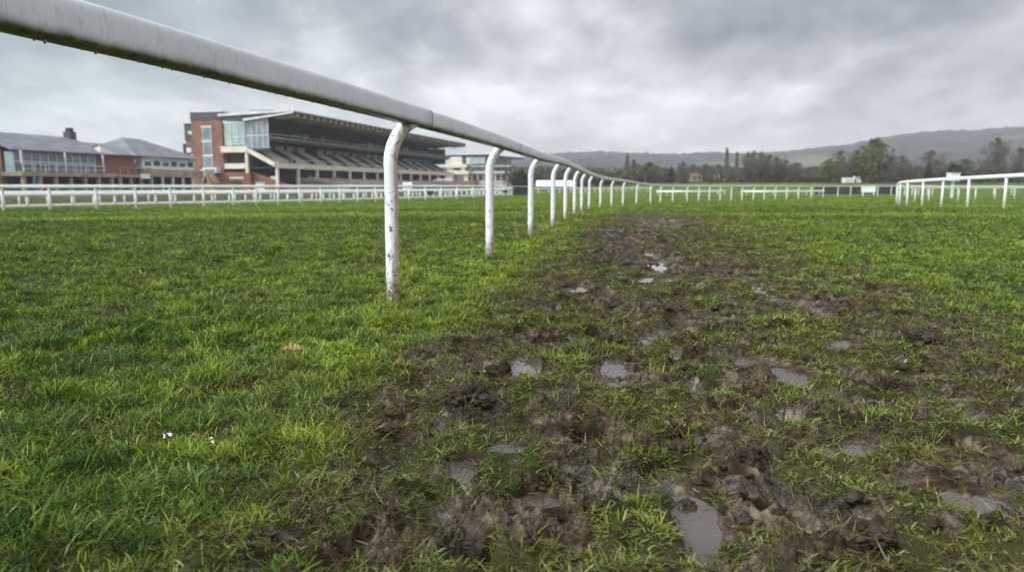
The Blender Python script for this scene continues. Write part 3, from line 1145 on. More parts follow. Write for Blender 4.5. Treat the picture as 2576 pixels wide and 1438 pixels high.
B('roof', wing, M['pale_paint'], (1.6, 12.3, 25.22, 28.9, 14.91, 15.3))
B('window', wing, M['pale_paint'], (1.8, 1.9, 25.6, 27.4, 12.6, 13.3))
B('annex', wing, M['dark'], (3, 10, 28.21, 29.8, 0, 10.6))
B('annex_window', wing, M['pale_paint'], (1.85, 2.0, 26.9, 28.1, 8.6, 9.6))
B('ledge', wing, M['cream'], (1.4, 2.0, 24.9, 26.6, 7.6, 8.2))
# glazed end of the upper floor
gb = B('glazed_end', gs, M['glass_green'], (0.3, 6, 12.3, 17.2, 9.9, 14.6))
B('head_panel', gb, M['pale_paint'], (0.2, 6, 12.25, 17.45, 14.61, 15.4))
B('mullion', gb, M['pale_paint'], *[(0.18, 0.3, n_, n_ + 0.12, 9.9, 14.6) for n_ in (12.3, 13.9, 15.5, 17.05)], (0.19, 0.3, 12.3, 17.2, 11.6, 11.75))
B('balcony_slab', gs, M['cream'], (-0.5, 6, 11.5, 17.9, 8.4, 9.7))
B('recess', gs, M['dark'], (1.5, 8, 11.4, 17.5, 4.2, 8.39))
B('lower_slab', gs, M['cream'], (-0.2, 3, 12.3, 17.3, 4.9, 6.0))
B('column', gs, M['cream'], (-0.3, 0.3, 11.5, 12.1, 3.9, 8.38))
wl_ = B('end_wall', gs, M['brick'], (0, 8, 11.2, 17.55, 0, 2.3), (0, 8, 16.2, 17.55, 2.301, 4.15), (0, 8, 11.2, 12.9, 2.301, 4.15), (0, 8, 12.901, 16.199, 2.302, 4.15))
mb = MB()
prof = [(13.1, 0), (16.0, 0), (16.0, 1.5), (15.6, 2.15), (14.9, 2.5), (14.2, 2.5), (13.5, 2.15), (13.1, 1.5)]
mb.prism(prof, -0.06, -0.003)
dr = mb.build('arched_door', M['black'], gs)
B('lintel', wl_, M['cream'], (-0.12, -0.062, 12.8, 16.3, 2.75, 3.1))
# side glazing screening the seats
sg = MB().prism([(12.2, 9.2), (12.2, 14.8), (6.7, 15.6), (6.7, 9.2)], 0.5, 0.7).build('side_glazing', M['glass_blue'], gs)
B('mullion', sg, M['pale_paint'], *[(0.4, 0.49, n_ - 0.07, n_ + 0.07, 9.2, 14.8) for n_ in (12.1, 10.7, 9.4, 8.0, 6.75)], (0.41, 0.488, 6.7, 12.2, 11.9, 12.1))
# roof wedge
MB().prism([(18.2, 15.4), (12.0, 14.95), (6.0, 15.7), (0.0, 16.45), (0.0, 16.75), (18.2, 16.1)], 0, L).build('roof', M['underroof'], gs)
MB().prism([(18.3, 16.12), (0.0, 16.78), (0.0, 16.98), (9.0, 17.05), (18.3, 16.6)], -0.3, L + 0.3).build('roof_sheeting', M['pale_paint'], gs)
MB().prism([(12.2, 15.0), (12.2, 15.5), (0.2, 16.72), (0.2, 16.44)], -0.35, -0.05).build('verge_board', M['pale_paint'], gs)
rb = MB()
for k in range(42):
    s = 1.0 + k * 3.0
    rb.prism([(5.0, 15.4), (5.0, 15.8), (0.05, 16.43), (0.05, 15.7)], s, s + 0.9)
rb.build('roof_ribs', M['rib'], gs)
MB().prism([(14, 17.1), (12, 17.6), (7, 17.6), (5, 17.1)], 3, 20).build('roof_lantern', M['slate'], gs)
B('mast', gs, M['pale_paint'], (0.5, 0.7, 0.4, 0.6, 17.0, 18.3))
for n_ in (18.0, 25.0):
    B('mast', gs, M['pale_paint'], (0.5, 0.65, n_, n_ + 0.15, 17.36, 18.6))
# the back of the stand
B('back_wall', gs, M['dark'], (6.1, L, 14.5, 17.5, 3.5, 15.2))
B('far_end_wall', gs, M['darkgrey'], (L - 1.2, L, 8, 14.4, 9.3, 14.9))
# upper tier
B('upper_fascia', gs, M['darkgrey'], (0.8, L, 6.5, 6.9, 10.95, 11.5))
B('fascia_rail', gs, M['steps'], (0.8, L, 6.45, 6.95, 11.502, 11.75))
MB().prism([(6.91, 11.1), (12.5, 12.9), (14.4, 12.9), (14.4, 12.4), (6.91, 10.8)], 0.8, L - 1.3).build('upper_deck', M['seat_dark'], gs)
# glass fronted boxes on both levels
for lv, (z0, z1, nn) in enumerate([(9.45, 10.75, 12.6), (13.1, 14.3, 14.2)]):
    for k in range(24):
        s = 3 + k * 5.05
        if random.random() < (0.12 if lv == 0 else 0.45):
            continue
        B('box_window', gs, M[random.choice(['glass_pale', 'glass_blue', 'glass_pale']) if lv == 0 else random.choice(['glass_dark', 'glass_blue', 'glass_pale'])], (s, s + 3.7, nn, nn + 0.1, z0, z1 - 0.15))
# lower tier: rake of seats split by dark stairs
rk = MB()
for i in range(10):
    n0 = 5.4 + i * 0.7
    z0 = 6.0 + i * 0.36
    rk.box(0.9, L - 0.5, n0, n0 + 0.72, z0 - 0.7, z0)
rk.build('seating_deck', M['seat_dark'], gs)
for k in range(14):
    s = 2.2 + k * 8.8
    rk = MB()
    for i in range(9):
        n0 = 5.5 + i * 0.7
        z0 = 6.0 + i * 0.36
        rk.box(s + i * 0.25, s + 5.6 + i * 0.1, n0 + 0.1, n0 + 0.5, z0 + 0.003, z0 + 0.36)
    rk.build('seat_block', M['seat_beige'], gs)
MB().prism([(11.9, 8.6), (11.9, 9.5), (5.0, 6.1), (5.0, 5.2)], -0.4, 0.4).build('raking_beam', M['cream'], gs)
B('front_fascia', gs, M['cream'], (0.41, L + 1, 4.7, 5.35, 5.0, 6.1))
B('handrail', gs, M['pale_paint'], (0.5, L, 4.78, 4.84, 6.95, 7.03), *[(0.6 + k * 2.0, 0.68 + k * 2.0, 4.78, 4.84, 6.101, 6.949) for k in range(62)])
B('handrail', gs, M['pale_paint'], (0.9, L, 6.52, 6.58, 12.3, 12.38), *[(0.9 + k * 3.0, 0.98 + k * 3.0, 6.52, 6.58, 11.751, 12.299) for k in range(41)])
for k in range(13):
    MB().prism([(5.6, 6.4), (10.6, 8.9), (10.6, 9.35), (5.6, 6.95)], 8.3 + k * 8.8, 9.7 + k * 8.8).build('stair', M['dark'], gs)
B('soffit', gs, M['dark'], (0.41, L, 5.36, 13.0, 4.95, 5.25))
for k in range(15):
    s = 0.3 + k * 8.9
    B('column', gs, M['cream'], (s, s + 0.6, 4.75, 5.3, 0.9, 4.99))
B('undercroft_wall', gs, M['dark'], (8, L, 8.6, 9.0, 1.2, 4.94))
tr_ = MB()
for i in range(12):
    n0 = -5.5 + i * 1.15
    tr_.box(14, L, n0, n0 + 1.16, 0, 1.0 + i * 0.19)
tr_.build('lower_terrace', M['steps'], gs)
MB().prism([(11.1, 0), (11.1, 4.1), (1.0, 0.9), (-4.0, 0.5), (-4.0, 0)], 1.0, 1.5).build('ramp_wall', M['brick'], gs)
B('front_wall', gs, M['darkgrey'], (14, L, -6.0, -5.52, 0, 1.3))
for s0_, s1_ in ((14, 20), (26, 31), (60, 66)):
    MB().prism([(5, 1.0), (5, 3.4), (-5, 1.9), (-5, 1.0)], s0_, s0_ + 0.3).build('stair_wall', M['steps'], gs)

# --- second, farther grandstand
g2_ = empty('grandstand', (3.0, 330, GZ), RZ)
tag(g2_, 'distant grandstand with cream stepped end block and dark projecting roof', 'grandstand')
MB().prism([(38, 14.2), (15, 14.4), (9, 13.2), (0, 13.2), (0, 13.5), (14, 15.0), (38, 14.9)], 0, 12).build('roof', M['underroof'], g2_)
MB().prism([(38.5, 14.95), (14, 15.05), (-0.3, 13.55), (-0.3, 13.75), (14, 15.5), (38.5, 15.3)], -0.5, 12.5).build('roof_sheeting', M['pale_paint'], g2_)
eb = B('end_block', g2_, M['cream'], (-1, 6, 26, 31, 10.81, 14.1), (-2, 6, 23.5, 34, 9.3, 10.8), (-1.2, 6, 24.5, 33, 7.9, 9.29), (-2, 6, 22.5, 34, 6.4, 7.89), (-1, 6, 30, 33, 0, 6.39), (-1, 6, 23.2, 25, 0, 6.39))
B('window', eb, M['dark'], (-1.3, -1.21, 26.5, 30, 8.1, 9.1))
B('green_glazing', g2_, M['glass_green'], (0.4, 6, 15.5, 22.9, 11.0, 14.0))
B('upper_floor', g2_, M['glass_dark'], (1.0, 11, 6.0, 22.4, 10.3, 13.3))
B('balcony', g2_, M['steps'], (0.2, 11.5, 3.6, 22.3, 9.6, 10.25))
B('middle_floor', g2_, M['glass_dark'], (1.0, 11, 4.6, 22.4, 7.6, 9.59))
B('balcony', g2_, M['pale_paint'], (0.2, 11.5, 2.2, 22.3, 6.9, 7.55))
B('lower_floor', g2_, M['steps'], (1.0, 11, 5.0, 22.4, 2.5, 6.89))
B('recess', g2_, M['dark'], *[(0.9, 0.99, 6 + k * 2.7, 7.9 + k * 2.7, 3.6, 6.2) for k in range(6)])
B('left_wing', g2_, M['darkgrey'], (2, 11, 34.1, 38, 0, 9.5))
B('brick_plinth', g2_, M['brick'], (-7, -2.1, 18, 33, 0, 3.4))
B('lower_wall', g2_, M['steps'], (-3, 12, -2, 17.9, 0, 2.4))

# --- the old low clubhouse at the left
ch = empty('clubhouse', (-70.1, 105, GZ), RZ)
tag(ch, 'low brick clubhouse with slate roofs, chimney and glazed balconies at the left edge', 'clubhouse')
EV = 6.2
B('wall', ch, M['brick'], (0, 15.2, 1.8, 11.8, 0, EV), (15.201, 24.2, 0.2, 11.8, 0, EV - 0.01), (24.201, 40, 1.8, 12.5, 0, EV + 0.1), (-9, -0.001, 3.2, 11, 0, 4.4))
MB().prism([(1.8, EV + 0.01), (11.8, EV + 0.01), (6.8, 8.7)], -0.0, 0.4).build('gable', M['brick'], ch)
MB().prism([(-0.9, EV - 0.15), (-0.9, EV + 0.1), (6.2, 9.0), (12.6, EV + 0.1), (12.6, EV - 0.15), (6.2, 8.75)], -0.8, 17.2).build('roof', M['slate'], ch)
# lower lean-to at the very left
MB().prism([(2.6, 4.4), (2.6, 4.55), (7, 6.0), (11, 4.55), (11, 4.4)], -9.4, -0.81).build('lean_to_roof', M['slate'], ch)
# middle roof and hipped roof of the right wing
MB().prism([(-0.4, EV), (-0.4, EV + 0.15), (6.4, 8.4), (12.4, EV + 0.1), (12.4, EV)], 17.21, 25).build('roof', M['slate'], ch)


def hip(mb, x0, x1, y0, y1, z0, z1, ins):
    ym = (y0 + y1) / 2
    mb.add([(x0, y0, z0), (x1, y0, z0), (x1, y1, z0), (x0, y1, z0), (x0 + ins, ym, z1), (x1 - ins * 1.6, ym, z1)],
           [(3, 2, 1, 0), (0, 1, 5, 4), (1, 2, 5), (2, 3, 4, 5), (3, 0, 4)])
    return mb


hip(MB(), 23.2, 41.2, -1.2, 13.6, EV + 0.05, 9.7, 5.2).build('hipped_roof', M['slate'], ch)
hip(MB(), 15.6, 19.6, -0.8, 2.8, EV + 0.05, 7.9, 1.8).build('dormer_roof', M['steps'], ch)
cy_ = B('chimney', ch, M['darkgrey'], (16.0, 17.3, 5.2, 6.5, 8.0, 9.9))
B('pot', cy_, M['dark'], (16.25, 17.05, 5.45, 6.25, 9.91, 10.5))
# glazed balcony of the left wing
B('balcony_floor', ch, M['fasciatan'], (-0.3, 17.6, -1.9, 1.75, 2.55, 3.15))
gl = B('balcony_glazing', ch, M['glass_blue'], (0.2, 15, -0.1, 1.3, 3.16, 5.95))
B('mullion', gl, M['pale_paint'], *[(k * 1.48 + 0.14, k * 1.48 + 0.24, -0.17, -0.102, 3.16, 5.95) for k in range(11)], (0.2, 15.1, -0.18, -0.103, 4.55, 4.68))
B('side_pane', gl, M['glass_green'], (0.1, 0.199, -0.10, 1.3, 3.16, 5.95))
for k in range(9):
    x_ = 0.1 + k * 1.85
    B('balustrade_post', ch, M['pale_paint'], (x_, x_ + 0.12, -1.8, -1.68, 3.16, 4.2))
B('balustrade', ch, M['pale_paint'], (0.0, 15.3, -1.83, -1.65, 4.21, 4.32), (0.0, 15.3, -1.78, -1.7, 3.55, 3.62))
for k in (0, 7.6, 15.0):
    B('stay', ch, M['pale_paint'], (k, k + 0.2, -1.65, -1.45, 4.33, 6.1))
for k in range(7):
    B('column', ch, M['fasciatan'], (k * 2.75, k * 2.75 + 0.45, -1.7, -1.25, 0, 2.54))
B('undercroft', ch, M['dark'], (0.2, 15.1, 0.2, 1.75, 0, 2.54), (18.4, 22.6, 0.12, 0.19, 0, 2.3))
# first-floor terrace in front of the brick centre
B('terrace', ch, M['fasciatan'], (17.61, 25.5, -2.4, 0.15, 2.6, 3.0))
for k in range(5):
    B('balustrade_post', ch, M['tan'], (17.8 + k * 1.8, 17.9 + k * 1.8, -2.3, -2.2, 3.01, 4.1))
B('balustrade', ch, M['tan'], (17.7, 25.4, -2.31, -2.19, 4.101, 4.2))
for k in range(4):
    B('column', ch, M['fasciatan'], (17.8 + k * 2.4, 18.2 + k * 2.4, -2.2, -1.8, 0, 2.59))
B('sign', ch, M['canvas'], (22.2, 24.4, -2.55, -2.42, 2.4, 3.2))
B('clock', ch, M['canvas'], (24.0, 24.19, 0.02, 0.19, 5.0, 5.7))
# right wing: white window band over a dark verandah
wb = B('window_band', ch, M['canvas'], (26, 40, 0.2, 1.79, 4.1, EV))
for k in range(6):
    B('window', wb, M['glass_dark'], (26.6 + k * 2.3, 28.1 + k * 2.3, 0.12, 0.199, 4.7, 5.35 + 0.25 * (k % 2)))
B('fascia', ch, M['fasciatan'], (25.6, 40.3, -1.6, 1.78, 2.75, 4.09))
for k in range(6):
    B('column', ch, M['pale_paint'], (26 + k * 2.75, 26.35 + k * 2.75, -1.5, -1.15, 0, 2.74))
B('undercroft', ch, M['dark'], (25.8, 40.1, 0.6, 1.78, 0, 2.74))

# --- timber porch at the foot of the tower
po_ = empty('timber_porch', (-46 + UX * -4 - UY * 19.5, 160 - UY * 4 + UX * 19.5, GZ), RZ)
tag(po_, 'small tan gabled timber porch at the foot of the brick tower', 'porch')
MB().prism([(-1.6, 0), (-1.35, 0), (0, 3.6), (1.35, 0), (1.6, 0), (0.12, 4.1), (-0.12, 4.1)], 0, 0.35).build('frame', M['tan'], po_)
MB().prism([(-1.7, 1.9), (0, 4.4), (1.7, 1.9), (0, 4.15)], 0.36, 2.6).build('roof', M['tan'], po_)

# ------------------------------------------------------------------ small things around the buildings


def place(X, Y, dep):
    x, y, z = at(X, Y, dep)
    return x, y


x, y = place(655, 470, 120)
o = empty('cabinet', (x, y, GZ), 0.2)
tag(o, 'white upright cabinet standing before the brick ramp of the main grandstand', 'cabinet')
B('body', o, M['canvas'], (-0.6, 0.6, -0.4, 0.4, 0.1, 1.65))
B('lid', o, M['pale_paint'], (-0.68, 0.68, -0.48, 0.48, 1.651, 1.78))
x, y = place(89, 462, 92)
o = empty('parasol', (x, y, GZ))
tag(o, 'folded blue and white parasol below the clubhouse balcony', 'parasol')
MB().tube([(0, 0, 0), (0, 0, 2.5)], 0.04, 8).build('pole', M['pale_paint'], o)
MB().tube([(0, 0, 0.6), (0, 0, 1.2), (0, 0, 1.9), (0, 0, 2.4)], [0.2, 0.28, 0.2, 0.05], 10).build('canopy', M['blue'], o)
for i, (X, lb) in enumerate([(1104, 'white parasol between the two grandstands, left of its twin'), (1122, 'white parasol between the two grandstands, right of its twin')]):
    x, y = place(X, 452, 255)
    if i == 0:
        u0 = empty('parasol', (x, y, GZ))
        MB().tube([(0, 0, 0), (0, 0, 3.6)], 0.06, 8).build('pole', M['pale_paint'], u0)
        MB().tube([(0, 0, 2.9), (0, 0, 3.3), (0, 0, 3.9)], [2.4, 1.7, 0.08], 10).build('canopy', M['canvas'], u0)
        o = u0
    else:
        o = copy_tree(u0)
        o.location = (x, y, GZ)
    tag(o, lb, 'parasol', 'parasols between the stands')
for i, (X, lb) in enumerate([(1019, 'white kiosk before the main grandstand terrace, left of its twin'), (1031, 'white kiosk before the main grandstand terrace, right of its twin')]):
    x, y = place(X, 470, 175)
    if i == 0:
        k0 = empty('kiosk', (x, y, GZ), 0.3)
        B('body', k0, M['canvas'], (-0.5, 0.5, -0.4, 0.4, 0, 1.5))
        hip(MB(), -0.6, 0.6, -0.5, 0.5, 1.51, 2.0, 0.2).build('roof', M['canvas'], k0)
        o = k0
    else:
        o = copy_tree(k0)
        o.location = (x, y, GZ)
    tag(o, lb, 'kiosk', 'white kiosks by the terrace')
x, y = place(1309, 480, 95)
o = empty('kiosk', (x, y, GZ), 0.1)
tag(o, 'small dark kiosk with a pale flat roof at the end of the left rails', 'kiosk')
B('body', o, M['black'], (-0.9, 0.9, -0.6, 0.6, 0, 1.05))
B('roof', o, M['steps'], (-1.15, 1.15, -0.8, 0.8, 1.051, 1.15))
for X, dep, lb in [(1082, 62, 'small dark sign on a post behind the left rails, below the main grandstand'), (1271, 78, 'small dark sign on a post behind the left rails, next to the second post')]:
    x, y = place(X, 486, dep)
    o = empty('sign', (x, y, GZ))
    tag(o, lb, 'sign', 'dark signs by the left rails')
    B('board', o, M['black'], (-0.28, 0.28, -0.03, 0.03, 0.45, 0.75))
    B('post', o, M['darkgrey'], (-0.04, 0.04, -0.02, 0.02, 0, 0.449))
# long white marquee
x, y = place(1395, 470, 190)
o = empty('marquee', (x, y, GZ), 0.05)
tag(o, 'long low white marquee seen between the posts of the main rail', 'marquee')
MB().prism([(-3, 1.0), (-3.4, 1.1), (-2.6, 2.0), (0, 2.55), (2.6, 2.0), (3.4, 1.1), (3, 1.0)], -4.6, 4.4).build('roof', M['canvas'], o)
B('wall', o, M['glass_blue'], (-4.4, 4.2, -2.8, 2.8, 0, 0.99))
# brush fence and furniture on the far side
x, y = hit(2155, 488)
z = float(gmac(x, y))
o = empty('brush_fence', (x, y, z), 0.02)
tag(o, 'dark brush steeplechase fence seen through the far rail left of the right-hand rails', 'fence')
hw = 105 * y / F
MB().prism([(-0.7, 0), (-0.35, 1.0), (0.1, 1.05), (0.6, 0)], -hw, hw).build('brush', M['brush'], o)
B('take_off_board', o, M['black'], (-hw, hw, -0.95, -0.75, 0, 0.35))
x, y = hit(2184, 491)
o = empty('sign', (x, y, float(gmac(x, y))))
tag(o, 'white panel standing before the dark brush fence', 'sign')
B('board', o, M['canvas'], (-0.9, 0.9, -0.04, 0.04, 0.35, 1.25))
B('leg', o, M['white_far'], (-0.75, -0.65, -0.03, 0.03, 0, 0.349))
B('leg', o, M['white_far'], (0.65, 0.75, -0.03, 0.03, 0, 0.349))
x, y = hit(2394, 497)
o = empty('camera_box', (x, y, float(gmac(x, y))))
tag(o, 'white box raised on a post above the right-hand rails', 'box')
k_ = y / F
B('body', o, M['canvas'], (-12 * k_, 12 * k_, -0.35, 0.35, 41 * k_, 60 * k_))
B('post', o, M['pale_paint'], (-0.1, 0.1, -0.1, 0.1, 0, 41 * k_ - 0.001))
B('lid', o, M['pale_paint'], (-13 * k_, 13 * k_, -0.42, 0.42, 60 * k_ + 0.001, 61.5 * k_))


def house(X, Y, dep, w, d, h, rh, wallm, roofm, lb, rz=0.3, name='house', cat='house'):
    x, y, z = at(X, Y, dep)
    o = empty(name, (x, y, z - 0.5), rz)
    tag(o, lb, cat, 'houses beyond the trees')
    wl = B('wall', o, wallm, (-w / 2, w / 2, -d / 2, d / 2, 0, h + 0.5))
    MB().prism([(-d / 2 - 0.3, h + 0.5), (0, h + rh + 0.5), (d / 2 + 0.3, h + 0.5)], -w / 2 - 0.3, w / 2 + 0.3).build('roof', roofm, o)
    for k in (-0.27, 0.27):
        B('window', wl, M['glass_dark'], (k * w - 0.5, k * w + 0.5, -d / 2 - 0.06, -d / 2 - 0.003, h * 0.5, h * 0.5 + 1.1))
    return o


house(2052, 456, 300, 2.8, 3.2, 1.6, 1.3, M['canvas'], M['slate'], 'white gabled cottage left of the tall olive trees', 1.2)
house(1746, 453, 250, 4.0, 3.5, 1.2, 1.0, M['fasciatan'], M['redroof'], 'low cottage with a reddish roof in the trees left of the tall poplars')
house(1805, 447, 260, 1.8, 2, 1.0, 0.8, M['canvas'], M['slate'], 'pale cottage just left of the tall poplars', 0.9)
house(1985, 450, 330, 12, 7, 3.6, 2.2, M['pale_paint'], M['slate'], 'wide pale house behind the poplars', 0.1)
house(2270, 455, 300, 7, 6, 2.6, 1.8, M['pale_paint'], M['slate'], 'pale house between the tall olive tree and the dark evergreens', 0.4)
x, y, z = at(2140, 464, 250)
o = empty('horsebox', (x, y, z), 0.1)
tag(o, 'white horsebox lorry parked beyond the far rail under the olive trees', 'lorry')
bd = MB().prism([(-1.1, 0.5), (1.1, 0.5), (1.1, 2.0), (0.9, 2.2), (-0.9, 2.2), (-1.1, 2.0)], -2.6, 1.7).build('body', M['pale_paint'], o)
B('cab', o, M['canvas'], (1.71, 2.9, -1.0, 1.0, 0.5, 1.7), (1.3, 2.6, -0.9, 0.9, 2.21, 2.7))
B('windscreen', o, M['glass_dark'], (2.901, 2.93, -0.85, 0.85, 1.0, 1.6))
for sx in (-1.7, 2.1):
    for sy in (-1, 1):
        MB().tube([(sx, sy * 0.85, 0.42), (sx, sy * 1.05, 0.42)], 0.42, 14).build('wheel', M['black'], o)

# tarmac apron in front of the stands
mb = MB()


def loc(s, n_):
    return (-46 + UX * s - UY * n_, 160 + UY * s + UX * n_, GZ + 0.004)


NSEG = 30
top_, bot_ = [], []
fx = [hit(X, Y) for X, Y in [(-300, 521), (0, 515.5), (300, 510), (636, 504.5), (900, 499), (1150, 493), (1300, 488.5)]]
inner = [loc(-70, 25), loc(-58, 6), loc(-40, 6), loc(-10, 8), loc(40, 8), loc(110, 8), loc(190, 10)]
vs = [(p[0] - 0.4, p[1] + 0.3, GZ + 0.004) for p in fx] + inner
mb.add(vs, [(i, i + 1, 8 + i, 7 + i) for i in range(6)])
o = mb.build('tarmac_apron', M['tarmac'])
tag(o, 'grey tarmac apron between the rails and the stands', kind='structure')

# ------------------------------------------------------------------ trees


def leafmat(name, c1, c2):
    m, nt, b = mat(name)
    at_ = N(nt, 'ShaderNodeAttribute', attribute_name='shade')
    r = ramp(nt, at_.outputs['Fac'], [(0, c4(c1)), (1, c4(c2))])
    nt.links.new(r.outputs[0], b.inputs['Base Color'])
    b.inputs['Roughness'].default_value = 0.8
    b.inputs['Specular IOR Level'].default_value = 0.2
    return m


LM = {
    'poplar': leafmat('poplar_twigs', (0.10, 0.10, 0.06), (0.19, 0.185, 0.11)),
    'bare': leafmat('bare_twigs', (0.075, 0.066, 0.056), (0.145, 0.125, 0.10)),
    'olive': leafmat('opening_leaves', (0.070, 0.075, 0.028), (0.150, 0.160, 0.060)),
    'dark': leafmat('evergreen_leaves', (0.012, 0.024, 0.012), (0.035, 0.055, 0.026)),
    'bush': leafmat('scrub_leaves', (0.050, 0.058, 0.022), (0.120, 0.130, 0.05)),
}


def tree_mesh(kind, seed, hgt=10.0, width=6.0):
    """trunk with limbs, and a crown of small leaf and twig faces gathered in clumps"""
    rs = np.random.default_rng(seed)
    tr = MB()
    col_ = kind == 'poplar'
    ev = kind == 'dark'
    base = 0.08 if col_ else (0.05 if kind in ('bush', 'dark') else 0.24)
    tr.tube([(0, 0, -0.3), (0.05, 0, hgt * 0.25), (rs.normal(0, .1), rs.normal(0, .1), hgt * 0.55), (rs.normal(0, .15), 0, hgt * 0.9)],
            [0.035 * hgt ** 0.9, 0.028 * hgt ** 0.9, 0.016 * hgt, 0.003 * hgt], 7)
    cl = []
    nl = {'poplar': 34, 'bare': 30, 'olive': 34, 'dark': 26, 'bush': 24}[kind]
    for i in range(nl):
        t = base + (1 - base) * ((i + rs.random()) / nl)
        u = (t - base) / (1 - base)
        if col_:
            rad = width / 2 * (0.35 + 0.65 * math.sin(min(1, u * 1.15 + 0.12) * math.pi) ** 0.6) * (1 - 0.45 * u)
        elif ev:
            rad = width / 2 * math.sqrt(max(0.03, 1 - (u * 1.02) ** 2.2))
        else:
            rad = width / 2 * max(0.12, math.sin(min(1, u * 0.86 + 0.14) * math.pi) ** 0.55)
        a = i * 2.4 + rs.normal(0, 0.5)
        rr_ = rad * (0.45 + 0.5 * rs.random())
        e = (math.cos(a) * rr_, math.sin(a) * rr_, hgt * t)
        zb = max(hgt * base * 0.7, hgt * t - (rr_ * (1.6 if not col_ else 3.0)))
        mid = (e[0] * 0.45, e[1] * 0.45, (zb + e[2]) / 2 + 0.1 * hgt * 0.3)
        tr.tube([(0, 0, zb), mid, e], [0.010 * hgt, 0.006 * hgt, 0.002 * hgt], 4)
        cl.append((e, rad * (0.42 if not col_ else 0.5)))
        cl.append((mid, rad * 0.35))
    co, tri, sh = [], [], []
    dens = {'poplar': 27, 'bare': 46, 'olive': 70, 'dark': 95, 'bush': 80}[kind]
    for (e, cr) in cl:
        cr = max(cr, 0.35) * (0.75 + 0.5 * rs.random())
        n = int(dens * (0.7 + 0.6 * rs.random()))
        d = rs.normal(0, 1, (n, 3))
        d /= np.linalg.norm(d, axis=1)[:, None]
        p = np.array(e) + d * (cr * rs.random((n, 1)) ** 0.5) * np.array((1, 1, 1.5 if col_ else 0.8))
        s = (0.10 + 0.13 * rs.random((n, 1))) * (hgt / 10) ** 0.5
        base_sh = rs.random()
        if kind in ('bare', 'poplar'):   # long thin twigs pointing up and out
            ax = d * 0.6 + np.array((0, 0, 1.1)) + rs.normal(0, 0.3, (n, 3))
            ax /= np.linalg.norm(ax, axis=1)[:, None]
            q = np.cross(ax, rs.normal(0, 1, (n, 3)))
            q /= np.linalg.norm(q, axis=1)[:, None]
            v = np.stack([p - q * s * 0.35, p + q * s * 0.35, p + ax * s * 4.5], 1)
        else:
            a1 = rs.normal(0, 1, (n, 3))
            a2 = rs.normal(0, 1, (n, 3))
            v = np.stack([p - a1 * s, p + a1 * s * 0.7, p + a2 * s * 1.2], 1)
        k = len(co) * 3 if False else sum(len(c) for c in co)
        co.append(v.reshape(-1, 3))
        tri.append(k + np.arange(n * 3).reshape(-1, 3))
        sh.append(np.repeat(np.clip(base_sh * 0.7 + 0.3 * rs.random(n), 0, 1), 3))
    return tr, np.concatenate(co), np.concatenate(tri), np.concatenate(sh)


PROTO = {}


def proto(kind, var):
    if (kind, var) in PROTO:
        return PROTO[(kind, var)]
    wid = {'poplar': 2.6, 'bare': 8.0, 'olive': 7.5, 'dark': 7.0, 'bush': 11.0}[kind]
    tr, co, tri, sh = tree_mesh(kind, hash_id(kind) + var, 10.0, wid)
    r0 = empty('tree')
    t_ = tr.build('trunk', M['bark'], r0, smooth=True)
    c_ = npmesh('crown', co, tris=tri, m=LM[kind], attrs={'shade': sh})
    c_.parent = r0
    PROTO[(kind, var)] = (r0, [0], wid)
    return PROTO[(kind, var)]


def hash_id(s):
    return sum(ord(c) * (i + 3) for i, c in enumerate(s))


KN = {'poplar': ('poplar_tree', 'poplar'), 'bare': ('bare_tree', 'tree'), 'olive': ('tree', 'tree'), 'dark': ('evergreen_tree', 'tree'), 'bush': ('shrub', 'shrub')}


def plant(kind, X, Ytop, Ybase, wpx, dep, label, group=None, var=None):
    r0, used, wid = proto(kind, var if var is not None else random.randrange(2))
    o = r0 if not used[0] else copy_tree(r0)
    used[0] = 1
    o.name = KN[kind][0]
    x, y, z = at(X, Ybase, dep)
    h_ = (Ybase - Ytop) * dep / F
    w_ = wpx * dep / F
    o.location = (x, y, float(gmac(x, y)) - 0.05 if Ybase > 470 else z)
    o.scale = (w_ / wid, w_ / wid, h_ / 10.6)
    o.rotation_euler = (0, 0, random.random() * 6.28)
    tag(o, label, KN[kind][1], group)
    return o


